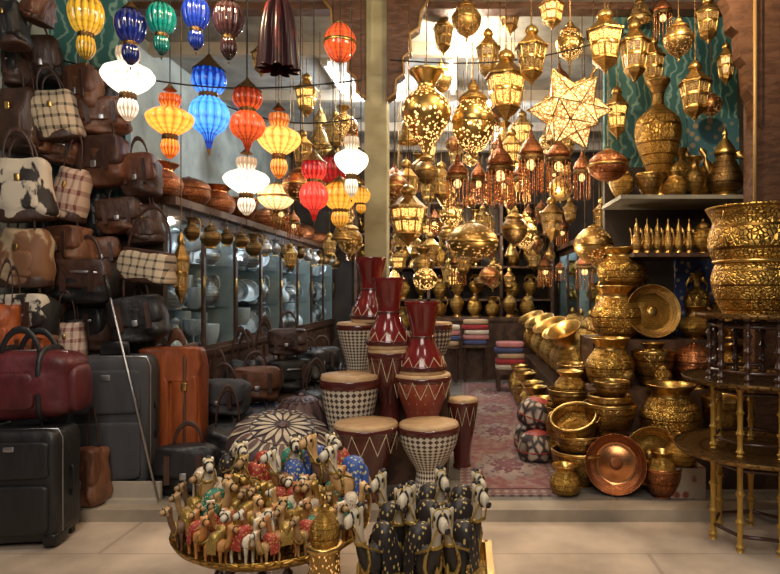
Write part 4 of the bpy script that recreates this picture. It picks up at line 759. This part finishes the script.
for i in range(9000):
    u=random.random()
    Y=random.uniform(4.55,8.3); px=random.uniform(392,600) if u<.8 else random.uniform(240,358); py=random.uniform(30,295); w=random.uniform(.13,.22)
    k,nm,lb=random.choice(kinds); h=w*{'ball':1.1,'teardrop':1.9,'egglamp':1.7,'bell':1.2}.get(k,1.9)
    l=P(px,py,Y)
    if l.z+h>CEIL-.12 or l.z<1.06 or l.x<-1.55 or l.x>1.12: continue
    if any(abs(a-l.x)<.19 and abs(b-Y)<.19 for a,b,c_ in used+FIX): continue
    used.append((l.x,Y,l.z))
    place(k,nm,lb+' hanging in the dim depth of the shop','lamp',l,(w/2,w/2,h),(0,0,random.random()),'lamps hanging towards the back',{'shade':random.choice([perfdim,perfdim,perfc,brassdk,brass,perf])} if k in('ball','egglamp','teardrop','bell') else None,CEIL-l.z-h,True)
    if len(used)>=165: break
# ================================================================== BACK OF SHOP
t=thing('shelving_unit','tall dark shelving of brassware across the back wall','shelves',(0,8.7,0))
for x in(-1.5,-.5,.5,1.2): new('upright',MB().box(x-.02,x+.02,-.2,.28,0,2.3).mesh('upright',wood),t)
for z in(.5,.95,1.4,1.85,2.28): new('shelf',MB().box(-1.5,1.2,-.2,.28,z,z+.025).mesh('shelf',wood),t)
for z in(.525,.975,1.425,1.875):
    for i in range(10):
        k=random.choice(['jug','jar','vase','dallah','urn']); x=-1.38+i*.255
        if min(abs(x-q) for q in(-.5,.5))<.1: continue
        place(k,{'jug':'brass_jug','jar':'brass_jar','vase':'brass_vase','dallah':'coffee_pot','urn':'brass_urn'}[k],{'jug':'brass jug','jar':'lidded brass jar','vase':'flared brass vase','dallah':'brass coffee pot','urn':'two handled brass urn'}[k]+' on the dark shelving at the back','brassware',(x,8.68,z),(.1,.1,.34),group='brassware on the back shelving')
t=thing('low_counter','dark wooden counter at far end of the aisle','counter',(.2,7.8,0))
new('carcass',MB().box(-.6,.75,-.2,.25,0,.72).mesh('carcass',wood),t); new('top',MB().box(-.63,.78,-.23,.28,.72,.76).mesh('top',wood),t)
for x in(-.58,-.14,.3): new('drawer',MB().box(x,x+.4,-.215,-.2,.4,.68).mesh('drawer',wood),t)
for i in range(6): place(['jug','vase','jar','jug','vase','jar'][i],'brass_vessel','brass vessel standing on the far counter','vessel',(-.32+i*.22,7.8,.76),(.09,.09,[.26,.34,.3][i%3]),group='brass vessels on the far counter')
tn=['cream','red','tan','navy','rose']
def stack(x,y,z,n,where,st_):
    for i in range(n):
        k=(i+st_)%5
        solo('folded_textile',MB().sq(.15+.01*(i%2),.12,.03,.3,.3,(x+.008*(i%3),y,z+.03+i*.06)),tex[k],'folded %s textile, number %s up in the stack on %s'%(tn[k],['one','two','three','four','five','six'][i],where),'textile','folded textiles at the aisle end')
t=thing('wooden_stool','dark low stool under folded textiles at aisle end','stool',(.5,6.75,0))
new('seat',MB().box(-.17,.15,-.15,.15,.2,.24).mesh('seat',wood),t)
for x in(-.14,.12):
    for y in(-.12,.12): new('leg',MB().box(x-.02,x+.02,y-.02,y+.02,0.02,.2).mesh('leg',wood),t)
stack(.48,6.75,.24,5,'the low stool',0)
for i,(x,y,lab) in enumerate([(-.22,7.3,'dark cabinet stool left of the aisle end'),(.12,7.42,'dark cabinet stool in the middle of aisle end')]):
    t=thing('side_table',lab,'table',(x,y,0)); new('top',MB().box(-.15,.15,-.12,.12,.42,.45).mesh('top',wood),t)
    for a in(-.12,.12):
        for b in(-.09,.09): new('leg',MB().lathe([(p*.02,.015+q*.405) for p,q in sp],8,Matrix.Translation((a,b,0)),sub=1).mesh('leg',darkW),t)
stack(-.22,7.3,.45,4,'the left side table',2); stack(.12,7.42,.45,5,'the middle side table',3)
def fixture(x,y0,y1,lab):
    t=thing('ceiling_light',lab,'light',(x,(y0+y1)/2,CEIL-.07)); d=(y1-y0)/2
    new('housing',MB().box(-.05,.05,-d,d,.03,.07).mesh('housing',whiteP),t); new('tube',MB().tube([(0,-d+.03,.01),(0,d-.03,.01)],.016,8).mesh('tube',tubeC),t)
    for s in(-1,1): new('socket',MB().box(-.025,.025,s*d-.02,s*d+.02,-.012,.04).mesh('socket',whiteP),t)
fixture(-.12,5.15,6.1,'bright fluorescent tube on ceiling above the aisle'); fixture(-1.2,5.3,6.1,'fluorescent tube on ceiling at left side'); fixture(0.4,7.55,8.3,'fluorescent tube on ceiling far at back')
for i,(a,b,Y) in enumerate([((60,60),(362,80),3.62),((200,95),(362,118),4.15),((390,60),(640,30),4.08)]):
    p,q=P(*a,Y),P(*b,Y); solo('electric_cable',MB().tube([p.lerp(q,k/12)-Vector((0,0,.1*math.sin(PI*k/12))) for k in range(13)],.005,5),cordM,['long black cable sagging behind the coloured lamps','short black cable sagging left of pillar','black cable sagging behind the brass lanterns'][i],'cable')
# ================================================================== LIGHTS
def light(kind,loc,e,col,size=.05,tgt=None):
    d=bpy.data.lights.new('light',kind); d.energy=e; d.color=col
    if kind=='AREA': d.size=size
    else: d.shadow_soft_size=size
    if kind=='SPOT': d.spot_size=R(74); d.spot_blend=1
    o=bpy.data.objects.new('light',d); C.objects.link(o); o.location=loc
    if tgt is not None: o.rotation_euler=(Vector(tgt)-Vector(loc)).to_track_quat('-Z','Y').to_euler()
light('AREA',(-.2,-.6,3.0),80,(1,.9,.78),2.0,(-.1,3.2,.5))
light('SPOT',(-1.5,1.7,3.3),100,(1,.9,.78),.3,(-1.4,2.6,0)); light('SPOT',(.6,1.7,3.3),100,(1,.9,.78),.3,(.6,2.6,0))
light('POINT',(-1.3,3.0,2.75),21,(1,.74,.45)); light('POINT',(.3,3.05,2.75),32,(1,.74,.45)); light('POINT',(1.2,3.1,2.75),32,(1,.76,.48))
light('POINT',(0,4.8,2.9),52,(1,.82,.6)); light('POINT',(.2,6.6,2.9),64,(.97,.96,.96)); light('POINT',(-.9,6.0,2.9),60,(.88,.94,1)); light('POINT',(.75,5.2,1.9),20,(1,.78,.5)); light('POINT',(0,8.0,2.0),36,(1,.88,.7)); light('POINT',(-1.2,7.2,1.5),18,(.85,.92,1)); light('POINT',(.45,4.3,1.3),12,(1,.8,.55))
w=bpy.data.worlds.new('World'); bpy.context.scene.world=w; w.use_nodes=True; w.node_tree.nodes['Background'].inputs[0].default_value=(.5,.55,.7,1); w.node_tree.nodes['Background'].inputs[1].default_value=.08
cd=bpy.data.cameras.new('camera'); cam=bpy.data.objects.new('camera',cd); C.objects.link(cam); cam.location=(0,0,H); cam.rotation_euler=(PI/2,0,0)
cd.sensor_width=36; cd.lens=36*F/780; cd.shift_x=(390-CX)/780; cd.shift_y=(CY-287)/780; cd.clip_start=.05
bpy.context.scene.camera=cam
vs=bpy.context.scene.view_settings; vs.view_transform='Standard'; vs.look='None'; vs.exposure=0
